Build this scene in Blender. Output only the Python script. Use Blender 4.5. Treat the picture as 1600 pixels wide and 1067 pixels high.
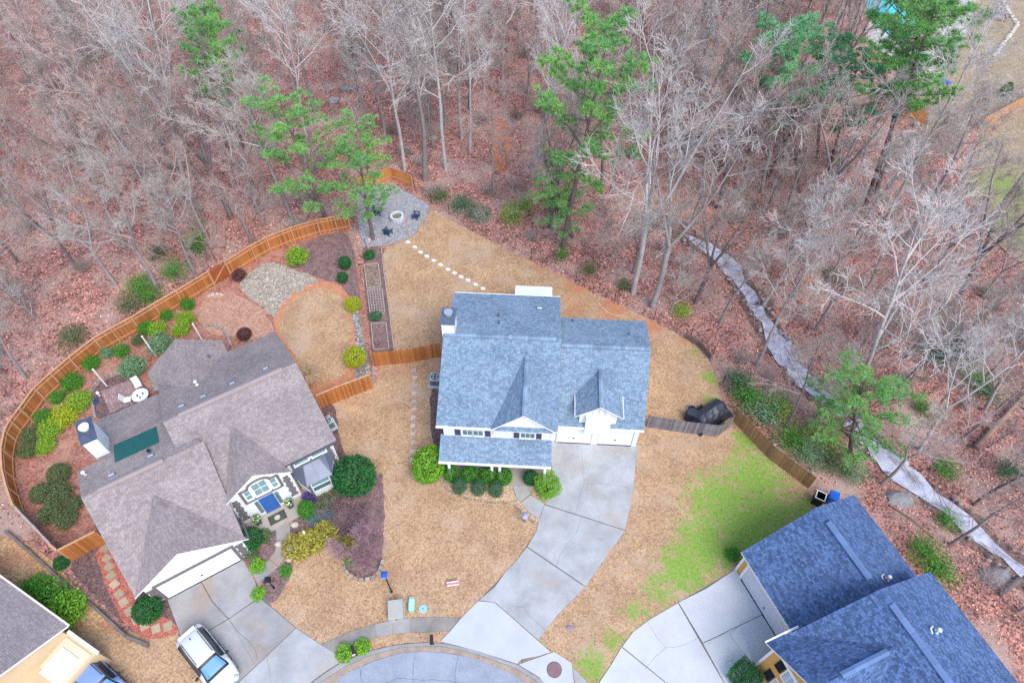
import bpy, bmesh, math, random
import numpy as np
from mathutils import Vector, Matrix, geometry

for o in list(bpy.data.objects): bpy.data.objects.remove(o)
SC = bpy.context.scene
COL = SC.collection
R = math.radians
PITCH, CAMH, FPX = R(52.5), 45.0, 1067.0

# ---------------------------------------------------------------- camera, sky, sun, exposure
cam = bpy.data.cameras.new('camera'); camo = bpy.data.objects.new('camera', cam); COL.objects.link(camo)
cam.sensor_width = 36; cam.lens = 36 * FPX / 1600; cam.clip_end = 3000; cam.clip_start = .5
camo.location = (0, 0, CAMH); camo.rotation_euler = (R(90) - PITCH, 0, 0)
SC.camera = camo
SUN_EL, SUN_AZ = 54, 146          # azimuth clockwise from +Y (the view direction)
W = bpy.data.worlds.new('World'); SC.world = W; W.use_nodes = True
nt = W.node_tree; bg = nt.nodes['Background']
sky = nt.nodes.new('ShaderNodeTexSky'); sky.sky_type = 'NISHITA'; sky.sun_disc = False
sky.sun_elevation = R(SUN_EL); sky.sun_rotation = R(SUN_AZ); sky.air_density = 1.0; sky.dust_density = 1.5; sky.ozone_density = 1.0
nt.links.new(sky.outputs[0], bg.inputs[0]); bg.inputs[1].default_value = .15
sun = bpy.data.lights.new('sun', 'SUN'); sun.energy = 1.15; sun.angle = R(34); sun.color = (1, .96, .91)
suno = bpy.data.objects.new('sun', sun); COL.objects.link(suno)
sd = Vector((math.sin(R(SUN_AZ)) * math.cos(R(SUN_EL)), math.cos(R(SUN_AZ)) * math.cos(R(SUN_EL)), math.sin(R(SUN_EL))))
suno.rotation_euler = sd.to_track_quat('Z', 'Y').to_euler(); suno.location = sd * 80
vs = SC.view_settings; vs.view_transform = 'Standard'; vs.look = 'None'; vs.exposure = 1.15; vs.gamma = 1; vs.use_curve_mapping = False
SC.cycles.use_denoising = False
SC.cycles.max_bounces = 5; SC.cycles.diffuse_bounces = 3; SC.cycles.glossy_bounces = 2; SC.cycles.transmission_bounces = 2
SC.cycles.caustics_reflective = False; SC.cycles.caustics_refractive = False

# ---------------------------------------------------------------- helpers
SN, CS = math.sin(PITCH), math.cos(PITCH)
def G(px, py, z=0.0):
    """where the photograph's sight line through a pixel meets the level z"""
    u = (px - 800) / FPX; v = (py - 533.5) / FPX
    t = (z - CAMH) / (-SN - v * CS)
    return Vector((u * t, (CS - v * SN) * t, z))
def PX(p):
    z = p[2] - CAMH; d = p[1] * CS - z * SN
    return 800 + FPX * p[0] / d, 533.5 + FPX * (-p[1] * SN - z * CS) / d
def GL(pts, z=0.0): return [G(a, b, z) for a, b in pts]

class MB:
    def __init__(s): s.v = []; s.f = []; s.m = []
    def add(s, vs, fs, mi=0):
        b = len(s.v); s.v.extend([tuple(v) for v in vs]); s.f.extend([tuple(i + b for i in f) for f in fs]); s.m.extend([mi] * len(fs)); return s
    def box(s, c, d, rz=0, rx=0, ry=0, mi=0, taper=1.0):
        M = Matrix.Translation(c) @ Matrix.Rotation(rz, 4, 'Z') @ Matrix.Rotation(rx, 4, 'X') @ Matrix.Rotation(ry, 4, 'Y')
        x, y, z = d[0] / 2, d[1] / 2, d[2] / 2; t = taper
        vs = [M @ Vector(q) for q in ((-x, -y, -z), (x, -y, -z), (x, y, -z), (-x, y, -z), (-x * t, -y * t, z), (x * t, -y * t, z), (x * t, y * t, z), (-x * t, y * t, z))]
        return s.add(vs, [(3, 2, 1, 0), (4, 5, 6, 7), (0, 1, 5, 4), (1, 2, 6, 5), (2, 3, 7, 6), (3, 0, 4, 7)], mi)
    def bb(s, x0, x1, y0, y1, z0, z1, mi=0): return s.box(((x0 + x1) / 2, (y0 + y1) / 2, (z0 + z1) / 2), (x1 - x0, y1 - y0, z1 - z0), mi=mi)
    def bar(s, a, b, w, h, mi=0):
        a = Vector(a); b = Vector(b); d = b - a; L = d.length
        q = d.to_track_quat('X', 'Z').to_matrix().to_4x4(); M = Matrix.Translation((a + b) / 2) @ q
        x, y, z = L / 2, w / 2, h / 2
        vs = [M @ Vector(p) for p in ((-x, -y, -z), (x, -y, -z), (x, y, -z), (-x, y, -z), (-x, -y, z), (x, -y, z), (x, y, z), (-x, y, z))]
        return s.add(vs, [(3, 2, 1, 0), (4, 5, 6, 7), (0, 1, 5, 4), (1, 2, 6, 5), (2, 3, 7, 6), (3, 0, 4, 7)], mi)
    def tube(s, pts, rad, n=6, cap=False, mi=0):
        pts = [Vector(p) for p in pts]; rings = []
        ref = None
        for i, p in enumerate(pts):
            d = (pts[min(i + 1, len(pts) - 1)] - pts[max(i - 1, 0)]).normalized()
            if ref is None: ref = Vector((0, 0, 1)).cross(d) if abs(d.z) < .95 else Vector((1, 0, 0)).cross(d)
            a = (ref - d * ref.dot(d)).normalized(); b = d.cross(a); ref = a
            rings.append([p + (a * math.cos(6.2832 * k / n) + b * math.sin(6.2832 * k / n)) * rad[i] for k in range(n)])
        vs = [q for r in rings for q in r]
        fs = [(i * n + k, i * n + (k + 1) % n, (i + 1) * n + (k + 1) % n, (i + 1) * n + k) for i in range(len(pts) - 1) for k in range(n)]
        if cap: fs += [tuple(range(n - 1, -1, -1)), tuple((len(pts) - 1) * n + k for k in range(n))]
        return s.add(vs, fs, mi)
    def cyl(s, c, r, h, n=16, r2=None, mi=0):
        c = Vector(c); return s.tube([c, c + Vector((0, 0, h))], [r, r if r2 is None else r2], n, True, mi)
    def prism(s, poly, z0, z1, mi=0, side=None):
        poly = [(p[0], p[1]) for p in poly]
        if sum(poly[i][0] * poly[(i + 1) % len(poly)][1] - poly[(i + 1) % len(poly)][0] * poly[i][1] for i in range(len(poly))) < 0: poly = poly[::-1]
        n = len(poly)
        vs = [(x, y, z1) for x, y in poly] + [(x, y, z0) for x, y in poly]
        s.add(vs, [tuple(range(n)), tuple(range(2 * n - 1, n - 1, -1))], mi)
        return s.add(vs, [(i, n + i, n + (i + 1) % n, (i + 1) % n) for i in range(n)], mi if side is None else side)
    def lathe(s, prof, n=20, c=(0, 0, 0), mi=0):
        vs = [(c[0] + r * math.cos(6.2832 * k / n), c[1] + r * math.sin(6.2832 * k / n), c[2] + z) for r, z in prof for k in range(n)]
        return s.add(vs, [(i * n + k, i * n + (k + 1) % n, (i + 1) * n + (k + 1) % n, (i + 1) * n + k) for i in range(len(prof) - 1) for k in range(n)], mi)
    def blob(s, c, r, rng, n=8, m=5, mi=0):
        """an uneven stone"""
        vs = [(c[0], c[1], c[2] + r[2])]
        for i in range(1, m):
            t = math.pi * i / m
            for k in range(n):
                j = rng.uniform(.8, 1.15); a = 6.2832 * k / n
                vs.append((c[0] + r[0] * j * math.sin(t) * math.cos(a), c[1] + r[1] * j * math.sin(t) * math.sin(a), c[2] + r[2] * math.cos(t) * rng.uniform(.9, 1.05)))
        vs.append((c[0], c[1], c[2] - r[2])); L = len(vs) - 1
        fs = [(0, 1 + k, 1 + (k + 1) % n) for k in range(n)]
        for i in range(m - 2):
            fs += [(1 + i * n + k, 1 + (i + 1) * n + k, 1 + (i + 1) * n + (k + 1) % n, 1 + i * n + (k + 1) % n) for k in range(n)]
        b = 1 + (m - 2) * n
        fs += [(L, b + (k + 1) % n, b + k) for k in range(n)]
        return s.add(vs, fs, mi)
    def mesh(s, name, mats, smooth=False):
        me = bpy.data.meshes.new(name); me.from_pydata(s.v, [], s.f)
        for m in (mats if isinstance(mats, (list, tuple)) else [mats]): me.materials.append(m)
        if any(s.m): me.polygons.foreach_set('material_index', s.m)
        if smooth: me.polygons.foreach_set('use_smooth', [True] * len(s.f))
        me.update(); return me
def link(name, data, parent=None, loc=None, rz=None):
    o = bpy.data.objects.new(name, data); COL.objects.link(o)
    if parent is not None: o.parent = parent
    if loc is not None: o.location = loc
    if rz is not None: o.rotation_euler = (0, 0, rz)
    return o
def obj(name, mb, mats, parent=None, smooth=False, **kw):
    o = link(name, mb.mesh(name, mats, smooth), parent)
    for k, v in kw.items(): o[k] = v
    return o
def tag(o, label, cat, group=None):
    o['label'] = label; o['category'] = cat
    if group: o['group'] = group
    return o
def thing(name, label, cat, loc=(0, 0, 0), rz=0, group=None, scale=None):
    o = link(name, None, None, loc, rz); o.empty_display_size = .2
    if scale: o.scale = scale if isinstance(scale, (tuple, list)) else (scale,) * 3
    return tag(o, label, cat, group)
def copy_tree(o, parent=None):
    c = o.copy(); COL.objects.link(c); c.parent = parent
    for ch in o.children: copy_tree(ch, c)
    return c

# ---------------------------------------------------------------- materials
MATS = {}
def M(name, c1, c2=None, scale=3.0, lo=.35, hi=.65, rough=.85, bump=0., bscale=40., bdist=.02, island=0., objr=0., metal=0., spec=.25,
      c3=None, s3=.6, lo3=.5, hi3=.7, attr=None, vor=None, detail=5, trans=0., squash=None):
    if name in MATS: return MATS[name]
    m = bpy.data.materials.new(name); MATS[name] = m; m.use_nodes = True
    N = m.node_tree.nodes; L = m.node_tree.links.new; b = N['Principled BSDF']
    b.inputs['Roughness'].default_value = rough; b.inputs['Metallic'].default_value = metal; b.inputs['Specular IOR Level'].default_value = spec
    tc = N.new('ShaderNodeTexCoord'); vec = tc.outputs['Object']
    if squash:
        mp = N.new('ShaderNodeMapping'); mp.inputs['Scale'].default_value = squash; L(vec, mp.inputs[0]); vec = mp.outputs[0]
    def noise(sc, d=detail, rg=.6):
        n = N.new('ShaderNodeTexNoise'); n.inputs['Scale'].default_value = sc; n.inputs['Detail'].default_value = d; n.inputs['Roughness'].default_value = rg
        L(vec, n.inputs['Vector']); return n.outputs['Fac']
    def ramp(fac, a, c):
        r = N.new('ShaderNodeMapRange'); r.inputs[1].default_value = a; r.inputs[2].default_value = c; L(fac, r.inputs[0]); return r.outputs[0]
    def mix(f, a, c, bt='MIX'):
        x = N.new('ShaderNodeMix'); x.data_type = 'RGBA'; x.blend_type = bt
        for s_, val in ((x.inputs[0], f), (x.inputs[6], a), (x.inputs[7], c)):
            if isinstance(val, (int, float)): s_.default_value = val
            elif isinstance(val, (tuple, list)): s_.default_value = (*val, 1)
            else: L(val, s_)
        return x.outputs[2]
    col = tuple(c1)
    if c2: col = mix(ramp(noise(scale), lo, hi), c1, c2)
    if vor:                              # small leaf or pebble sized flecks: (scale, amount)
        v = N.new('ShaderNodeTexVoronoi'); v.inputs['Scale'].default_value = vor[0]; L(vec, v.inputs['Vector'])
        sx = N.new('ShaderNodeSeparateColor'); L(v.outputs['Color'], sx.inputs[0])
        k = N.new('ShaderNodeMapRange'); k.inputs[3].default_value = 1 - vor[1]; k.inputs[4].default_value = 1 + vor[1]; L(sx.outputs[0], k.inputs[0])
        cb = N.new('ShaderNodeCombineColor'); [L(k.outputs[0], cb.inputs[i]) for i in range(3)]
        col = mix(1.0, col, cb.outputs[0], 'MULTIPLY')
    if c3: col = mix(ramp(noise(s3), lo3, hi3), col, c3)
    if attr:                             # painted-on kinds of ground cover: list of (channel, colour a, colour b)
        at = N.new('ShaderNodeAttribute'); at.attribute_name = 'cover'; sp = N.new('ShaderNodeSeparateColor'); L(at.outputs['Color'], sp.inputs[0])
        nz = noise(1.5, 12, .85)
        for ch, ca, cb_ in attr:
            ad = N.new('ShaderNodeMath'); ad.operation = 'MULTIPLY_ADD'; L(nz, ad.inputs[0]); ad.inputs[1].default_value = 2.6; L(sp.outputs[ch], ad.inputs[2])
            f = ramp(ad.outputs[0], 1.66, 1.98)
            col = mix(f, col, mix(ramp(noise(5 + ch), .4, .62), ca, cb_))
    rnd = None
    if island:
        ge = N.new('ShaderNodeNewGeometry'); rnd = (ge.outputs['Random Per Island'], island)
    elif objr:
        oi = N.new('ShaderNodeObjectInfo'); rnd = (oi.outputs['Random'], objr)
    if rnd:
        k = N.new('ShaderNodeMapRange'); k.inputs[3].default_value = 1 - rnd[1]; k.inputs[4].default_value = 1 + rnd[1]; L(rnd[0], k.inputs[0])
        cb = N.new('ShaderNodeCombineColor'); [L(k.outputs[0], cb.inputs[i]) for i in range(3)]
        col = mix(1.0, col, cb.outputs[0], 'MULTIPLY')
    if isinstance(col, tuple): b.inputs['Base Color'].default_value = (*col, 1)
    else: L(col, b.inputs['Base Color'])
    if bump:
        bp = N.new('ShaderNodeBump'); bp.inputs['Strength'].default_value = bump; bp.inputs['Distance'].default_value = bdist
        L(noise(bscale, 3), bp.inputs['Height']); L(bp.outputs[0], b.inputs['Normal'])
    if trans:
        t = N.new('ShaderNodeBsdfTranslucent'); mx = N.new('ShaderNodeMixShader'); mx.inputs[0].default_value = trans
        if isinstance(col, tuple): t.inputs[0].default_value = (*col, 1)
        else: L(col, t.inputs[0])
        out = N['Material Output']; L(b.outputs[0], mx.inputs[1]); L(t.outputs[0], mx.inputs[2]); L(mx.outputs[0], out.inputs[0])
    return m

litter = M('leaf_litter', (.47, .225, .18), (.26, .13, .11), scale=.6, rough=.95, vor=(8, .7), c3=(.45, .325, .275), s3=.24, lo3=.46, hi3=.66, bump=.9, bscale=9, bdist=.09, detail=9)
leafm = M('fallen_leaf', (.62, .345, .285), (.42, .19, .15), scale=.35, island=.9, rough=.9)
lawnleaf = M('dry_leaf', (.20, .12, .08), (.30, .19, .12), scale=2, island=.5, rough=.9)
lawnm = M('dormant_grass', (.485, .32, .19), (.385, .24, .14), scale=.55, rough=.95, vor=(11, .28), c3=(.49, .36, .26), s3=.3, lo3=.52, hi3=.72, bump=.6, bscale=22, bdist=.04,
          attr=[(0, (.17, .34, .04), (.29, .36, .09)), (1, (.52, .20, .10), (.44, .22, .12)), (2, (.30, .19, .12), (.24, .15, .10))])
bedred = M('pine_straw', (.40, .19, .14), (.30, .13, .10), scale=1.2, vor=(9, .4), c3=(.46, .27, .18), s3=.5, rough=.95, bump=.6, bscale=14, bdist=.05)
straw = M('tan_straw', (.48, .28, .20), (.38, .21, .15), scale=1.0, vor=(10, .3), rough=.95, bump=.5, bscale=16, bdist=.04)
mulch = M('dark_mulch', (.13, .085, .085), (.20, .12, .11), scale=2.2, vor=(13, .5), rough=.95, bump=.8, bscale=18, bdist=.05)
mulchp = M('purple_mulch', (.17, .11, .11), (.26, .16, .15), scale=1.6, vor=(12, .4), rough=.95, bump=.7, bscale=18, bdist=.05)
lava = M('red_lava_rock', (.50, .16, .12), (.38, .12, .09), scale=4, vor=(15, .4), rough=.9, bump=.8, bscale=20, bdist=.04)
tangrav = M('tan_gravel', (.58, .43, .28), (.42, .29, .18), scale=5, vor=(13, .4), rough=.9, bump=.6, bscale=22, bdist=.04)
gravel = M('grey_gravel', (.36, .36, .38), (.27, .27, .29), scale=3, vor=(14, .35), rough=.9, bump=.6, bscale=24, bdist=.03)
clay = M('red_clay', (.56, .25, .14), (.45, .20, .11), scale=1.4, rough=.95, vor=(9, .15), bump=.4, bscale=12)
conc = M('concrete', (.43, .44, .45), (.31, .315, .325), scale=.6, lo=.38, hi=.68, rough=.88, c3=(.38, .33, .275), s3=.38, lo3=.5, hi3=.75, bump=.15, bscale=30, bdist=.01, vor=(3.2, .03), detail=8)
concL = M('weathered_concrete', (.37, .365, .365), (.265, .26, .265), scale=.6, rough=.9, c3=(.34, .255, .18), s3=.42, lo3=.5, hi3=.75, bump=.15, bscale=30, bdist=.01, detail=8)
concD = M('mossy_concrete', (.30, .28, .25), (.22, .205, .185), scale=1.1, rough=.9, bump=.2, bscale=30, bdist=.01, detail=8)
conc2 = M('pale_concrete', (.50, .52, .54), (.45, .47, .49), scale=.7, rough=.85, bump=.1, bscale=30, bdist=.01, detail=8, c3=(.42, .43, .445), s3=.9, lo3=.62, hi3=.85)
conc3 = M('clean_concrete', (.55, .565, .58), (.49, .505, .52), scale=.6, rough=.88, bump=.1, bscale=30, bdist=.01, detail=9, c3=(.44, .44, .45), s3=.7, lo3=.58, hi3=.85)
gutterm = M('gutter_concrete', (.42, .34, .27), (.30, .24, .19), scale=1.5, rough=.9, bump=.2, bscale=30, bdist=.01, c3=(.36, .17, .11), s3=.5, lo3=.6, hi3=.8)
asph = M('asphalt', (.31, .345, .405), (.26, .29, .345), scale=.9, rough=.85, vor=(20, .12), bump=.3, bscale=50, bdist=.01, c3=(.35, .385, .44), s3=.25)
jointm = M('joint_dark', (.17, .16, .15), rough=1)
white = M('white_siding', (.78, .80, .80), (.74, .765, .77), scale=.8, rough=.6, bump=.0)
trimw = M('white_trim', (.80, .81, .81), rough=.5)
greyt = M('taupe_trim', (.16, .15, .15), rough=.6)
navy = M('navy_shutter', (.055, .065, .11), rough=.6)
blackm = M('black_metal', (.012, .013, .018), rough=.45, spec=.4)
pane = M('window_glass', (.10, .17, .19), rough=.06, spec=.9)
rfM = M('blue_grey_shingle', (.215, .295, .385), (.175, .25, .335), scale=.5, island=.24, rough=.9, spec=.15)
rfL = M('taupe_shingle', (.325, .275, .265), (.26, .22, .215), scale=.45, island=.17, rough=.92, spec=.12, c3=(.20, .175, .18), s3=.35, lo3=.56, hi3=.76)
rfR = M('slate_blue_shingle', (.095, .155, .295), (.075, .125, .25), scale=.5, island=.38, rough=.9, spec=.15)
rfW = M('pinkish_shingle', (.33, .28, .28), (.28, .24, .245), scale=.5, island=.14, rough=.92, spec=.1)
ubM = M('roof_felt_blue', (.12, .16, .22), rough=.95); ubL = M('roof_felt_taupe', (.19, .165, .17), rough=.95); ubR = M('roof_felt_slate', (.05, .08, .18), rough=.95)
cedar = M('stained_cedar', (.48, .185, .055), (.33, .115, .035), scale=1.2, objr=.28, rough=.75, squash=(6, 6, .7), bump=.2, bscale=20, bdist=.01)
cedarR = M('cedar_rail', (.58, .34, .20), (.48, .26, .14), scale=2, rough=.8)
greywood = M('weathered_wood', (.24, .22, .23), (.15, .14, .15), scale=1.6, objr=.3, rough=.9, squash=(5, 5, .8), bump=.2, bscale=20, bdist=.01)
brownwood = M('tan_fence_wood', (.36, .21, .10), (.28, .155, .075), scale=1.4, objr=.25, rough=.85, squash=(5, 5, .8))
timber = M('pale_timber', (.42, .35, .30), (.33, .27, .23), scale=3, rough=.9)
bark = M('pale_bark', (.38, .345, .335), (.26, .235, .23), scale=1.2, objr=.22, rough=.95, bump=.6, bscale=12, bdist=.03)
twig = M('pale_twig', (.43, .385, .35), objr=.22, rough=.95)
barkW = M('white_bark', (.54, .52, .50), (.36, .34, .33), scale=1.0, objr=.12, rough=.9, bump=.4, bscale=12)
twigW = M('white_twig', (.51, .475, .45), objr=.1, rough=.95)
barkD = M('dark_bark', (.23, .19, .19), (.15, .12, .12), scale=1.3, objr=.25, rough=.95, bump=.7, bscale=10, bdist=.04)
twigD = M('brown_twig', (.31, .255, .23), objr=.25, rough=.95)
twigP = M('pink_twig', (.44, .33, .30), objr=.2, rough=.95)
pinebark = M('pine_bark', (.20, .14, .14), (.13, .09, .085), scale=2, objr=.2, rough=.95, bump=.7, bscale=8, bdist=.04)
needle = M('pine_needles', (.30, .55, .15), (.19, .44, .16), scale=.35, island=.45, rough=.7, trans=.25)
needleB = M('bluish_needles', (.27, .56, .27), (.20, .48, .24), scale=.35, island=.45, rough=.7, trans=.25)
def leafmat(n, a, b): return M(n, a, b, scale=1.5, island=.4, rough=.65, trans=.25)
lfG = leafmat('leaf_green', (.07, .26, .035), (.12, .36, .04)); lfD = leafmat('leaf_dark_green', (.03, .15, .045), (.045, .20, .05))
lfB = leafmat('leaf_bright_green', (.16, .42, .035), (.24, .48, .04)); lfY = leafmat('leaf_yellow_green', (.40, .52, .03), (.48, .50, .04))
lfC = leafmat('leaf_chartreuse', (.30, .50, .04), (.24, .42, .04)); lfS = leafmat('leaf_sage', (.22, .38, .20), (.16, .32, .16))
lfO = leafmat('leaf_olive', (.12, .19, .07), (.17, .20, .09)); lfR = leafmat('leaf_maroon', (.12, .05, .055), (.16, .07, .07)); lfJ = leafmat('leaf_juniper_gold', (.44, .38, .06), (.34, .32, .06))
lfT = leafmat('leaf_straw', (.52, .38, .22), (.44, .31, .17)); lfH = leafmat('leaf_yew', (.06, .17, .08), (.08, .21, .10)); lfP = leafmat('stem_purple', (.30, .19, .22), (.40, .27, .28))
rock = M('grey_rock', (.34, .33, .33), (.24, .235, .24), scale=2, rough=.9, bump=.5, bscale=6, bdist=.05, objr=.15)
rockP = M('pale_stone', (.55, .50, .44), (.44, .40, .36), scale=3, island=.25, rough=.9)
flag = M('stepping_flag', (.50, .45, .38), (.38, .34, .30), scale=4, objr=.15, rough=.9)
flagY = M('yellow_flag', (.46, .36, .22), (.36, .30, .23), scale=4, objr=.2, rough=.9)
paver = M('pink_paver', (.36, .24, .23), (.30, .20, .20), scale=1, island=.2, rough=.9)
print('helpers ready')
# ---------------------------------------------------------------- ground
rng = random.Random(7)
LOT = GL([(597, 388), (560, 390), (545, 355), (501, 362), (461, 375), (424, 390), (400, 403), (358, 430), (339, 440), (287, 472), (219, 513), (162, 545), (125, 575), (72, 622), (48, 655), (26, 692), (20, 720),
          (22, 755), (38, 808), (40, 830), (-60, 800), (-200, 900), (-200, 1300), (1700, 1300), (1640, 1090), (1560, 1010), (1480, 900), (1430, 850), (1345, 762), (1275, 755), (1205, 708), (1150, 640), (1135, 610), (1120, 580),
          (1085, 532), (1020, 498), (960, 470), (900, 440), (830, 405), (760, 370), (700, 335), (672, 318), (645, 290), (610, 268), (560, 275)])
CREEK = GL([(1005, 335), (1045, 348), (1085, 375), (1130, 400), (1165, 450), (1205, 520), (1250, 590), (1310, 635), (1385, 718), (1450, 770), (1520, 825), (1575, 875), (1640, 920)], -.6)
def seg_dist(X, Y, pts, closed=False):
    D = np.full(X.shape, 1e9); n = len(pts)
    for i in range(n if closed else n - 1):
        a, b = pts[i], pts[(i + 1) % n]; dx, dy = b[0] - a[0], b[1] - a[1]
        t = np.clip(((X - a[0]) * dx + (Y - a[1]) * dy) / (dx * dx + dy * dy + 1e-9), 0, 1)
        D = np.minimum(D, np.hypot(X - a[0] - t * dx, Y - a[1] - t * dy))
    return D
def inside(X, Y, pts):
    c = np.zeros(X.shape, bool); n = len(pts)
    for i in range(n):
        a, b = pts[i], pts[(i + 1) % n]
        cond = ((a[1] > Y) != (b[1] > Y))
        with np.errstate(divide='ignore', invalid='ignore'): xi = (b[0] - a[0]) * (Y - a[1]) / (b[1] - a[1] + 1e-12) + a[0]
        c ^= cond & (X < xi)
    return c
POOLYARD = GL([(1330, 0), (1345, 60), (1392, 145), (1450, 190), (1540, 190), (1540, 330), (1620, 420), (1800, 300), (1800, -60), (1330, -60)])
PH = [(rng.uniform(0, 6.28), rng.uniform(0, 6.28), rng.uniform(.08, .5), rng.uniform(.08, .5)) for _ in range(8)]
def gz_arr(X, Y):
    X = np.asarray(X, float); Y = np.asarray(Y, float)
    d = seg_dist(X, Y, LOT, True); ins = inside(X, Y, LOT); w = np.where(ins, 0, np.clip((d - .5) / 5, 0, 1))
    d2 = seg_dist(X, Y, POOLYARD, True); ins2 = inside(X, Y, POOLYARD); w = w * np.where(ins2, 0, np.clip((d2 - .3) / 3, 0, 1))
    h = sum(np.sin(X * a + p) * np.sin(Y * b + q) for p, q, a, b in PH) * .10
    c = seg_dist(X, Y, CREEK); t = np.clip(1 - (c - .9) / 2.6, 0, 1)
    return -.03 + w * h * (1 - t) - .75 * t * t * (3 - 2 * t) * np.where(ins, 0, np.clip(d / 1.2, 0, 1))
def gz(x, y): return float(gz_arr(np.array([x]), np.array([y]))[0])
xs = np.concatenate([[-900, -400, -220, -140], np.arange(-100, 100.1, .9), [140, 220, 400, 900]])
ys = np.concatenate([[-500, -200, -80, -40], np.arange(-12, 125.1, .9), [150, 200, 300, 600, 1200]])
XX, YY = np.meshgrid(xs, ys); ZZ = gz_arr(XX, YY)
def grid_mesh(name, XX, YY, ZZ, mat):
    ny, nx = XX.shape; me = bpy.data.meshes.new(name)
    v = np.stack([XX, YY, ZZ], -1).reshape(-1, 3)
    i = np.arange((ny - 1) * (nx - 1)); r, c = i // (nx - 1), i % (nx - 1); a = r * nx + c
    f = np.stack([a, a + 1, a + nx + 1, a + nx], -1)
    me.vertices.add(len(v)); me.vertices.foreach_set('co', v.ravel()); me.loops.add(f.size); me.loops.foreach_set('vertex_index', f.ravel())
    me.polygons.add(len(f)); me.polygons.foreach_set('loop_start', np.arange(0, f.size, 4)); me.polygons.foreach_set('use_smooth', np.ones(len(f), bool))
    me.materials.append(mat); me.update(calc_edges=True); return me
g = link('ground', grid_mesh('ground', XX, YY, ZZ, litter)); g['kind'] = 'structure'; g['label'] = 'reddish leaf-littered woodland floor'

def dens(poly, step, jit, closed=True):
    out = []
    for i in range(len(poly) if closed else len(poly) - 1):
        a, b = poly[i], poly[(i + 1) % len(poly)]; n = max(1, int((b - a).length / step))
        for k in range(n):
            p = a.lerp(b, k / n); out.append(Vector((p.x + rng.uniform(-jit, jit), p.y + rng.uniform(-jit, jit), p.z)))
    if not closed: out.append(poly[-1])
    return out
def smooth_line(poly, closed=True, it=2):
    for _ in range(it):
        out = []
        n = len(poly)
        for i in range(n if closed else n - 1):
            a, b = poly[i], poly[(i + 1) % n]; out += [a.lerp(b, .25), a.lerp(b, .75)]
        poly = out if closed else [poly[0]] + out + [poly[-1]]
    return poly
def sheet(name, px, mat, z, step=0., jit=.08, rnd=True, cover=None, edge=.3, terrain=False):
    P = GL(px)
    if rnd: P = smooth_line(P)
    P = dens(P, edge, jit)
    pts = [Vector((p.x, p.y)) for p in P]; n = len(pts)
    if step:
        A = np.array([(p.x, p.y) for p in pts]); x0, y0 = A.min(0); x1, y1 = A.max(0)
        gx, gy = np.meshgrid(np.arange(x0, x1, step), np.arange(y0, y1, step)); ins = inside(gx, gy, A) & (seg_dist(gx, gy, A, True) > step * .5)
        pts += [Vector((a, b)) for a, b in zip(gx[ins], gy[ins])]
    r = geometry.delaunay_2d_cdt(pts, [(i, (i + 1) % n) for i in range(n)], [], 1, 1e-4)
    me = bpy.data.meshes.new(name); zz = gz_arr([p.x for p in r[0]], [p.y for p in r[0]]) if terrain else None; me.from_pydata([(p.x, p.y, z + (zz[i] if terrain else 0)) for i, p in enumerate(r[0])], [], [f for f in r[2]])
    me.materials.append(mat)
    bm = bmesh.new(); bm.from_mesh(me); bmesh.ops.recalc_face_normals(bm, faces=bm.faces)
    for f in bm.faces:
        if f.normal.z < 0: f.normal_flip()
    bm.to_mesh(me); bm.free()
    if cover:
        co = np.array([v.co for v in me.vertices]); c = np.zeros((len(co), 4)); c[:, 3] = 1
        for ch, x, y, rad, amt in cover:
            q = G(x, y); d2 = (co[:, 0] - q.x) ** 2 + (co[:, 1] - q.y) ** 2; c[:, ch] = np.maximum(c[:, ch], amt * np.exp(-d2 / (rad * rad)))
        at = me.color_attributes.new('cover', 'FLOAT_COLOR', 'POINT'); at.data.foreach_set('color', c.ravel())
    o = link(name, me); o['kind'] = 'structure'; return o
gr = lambda x, y, r, a=.75: (0, x, y, r, a)
cl = lambda x, y, r, a=.75: (1, x, y, r, a)
dk = lambda x, y, r, a=.6: (2, x, y, r, a)
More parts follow.
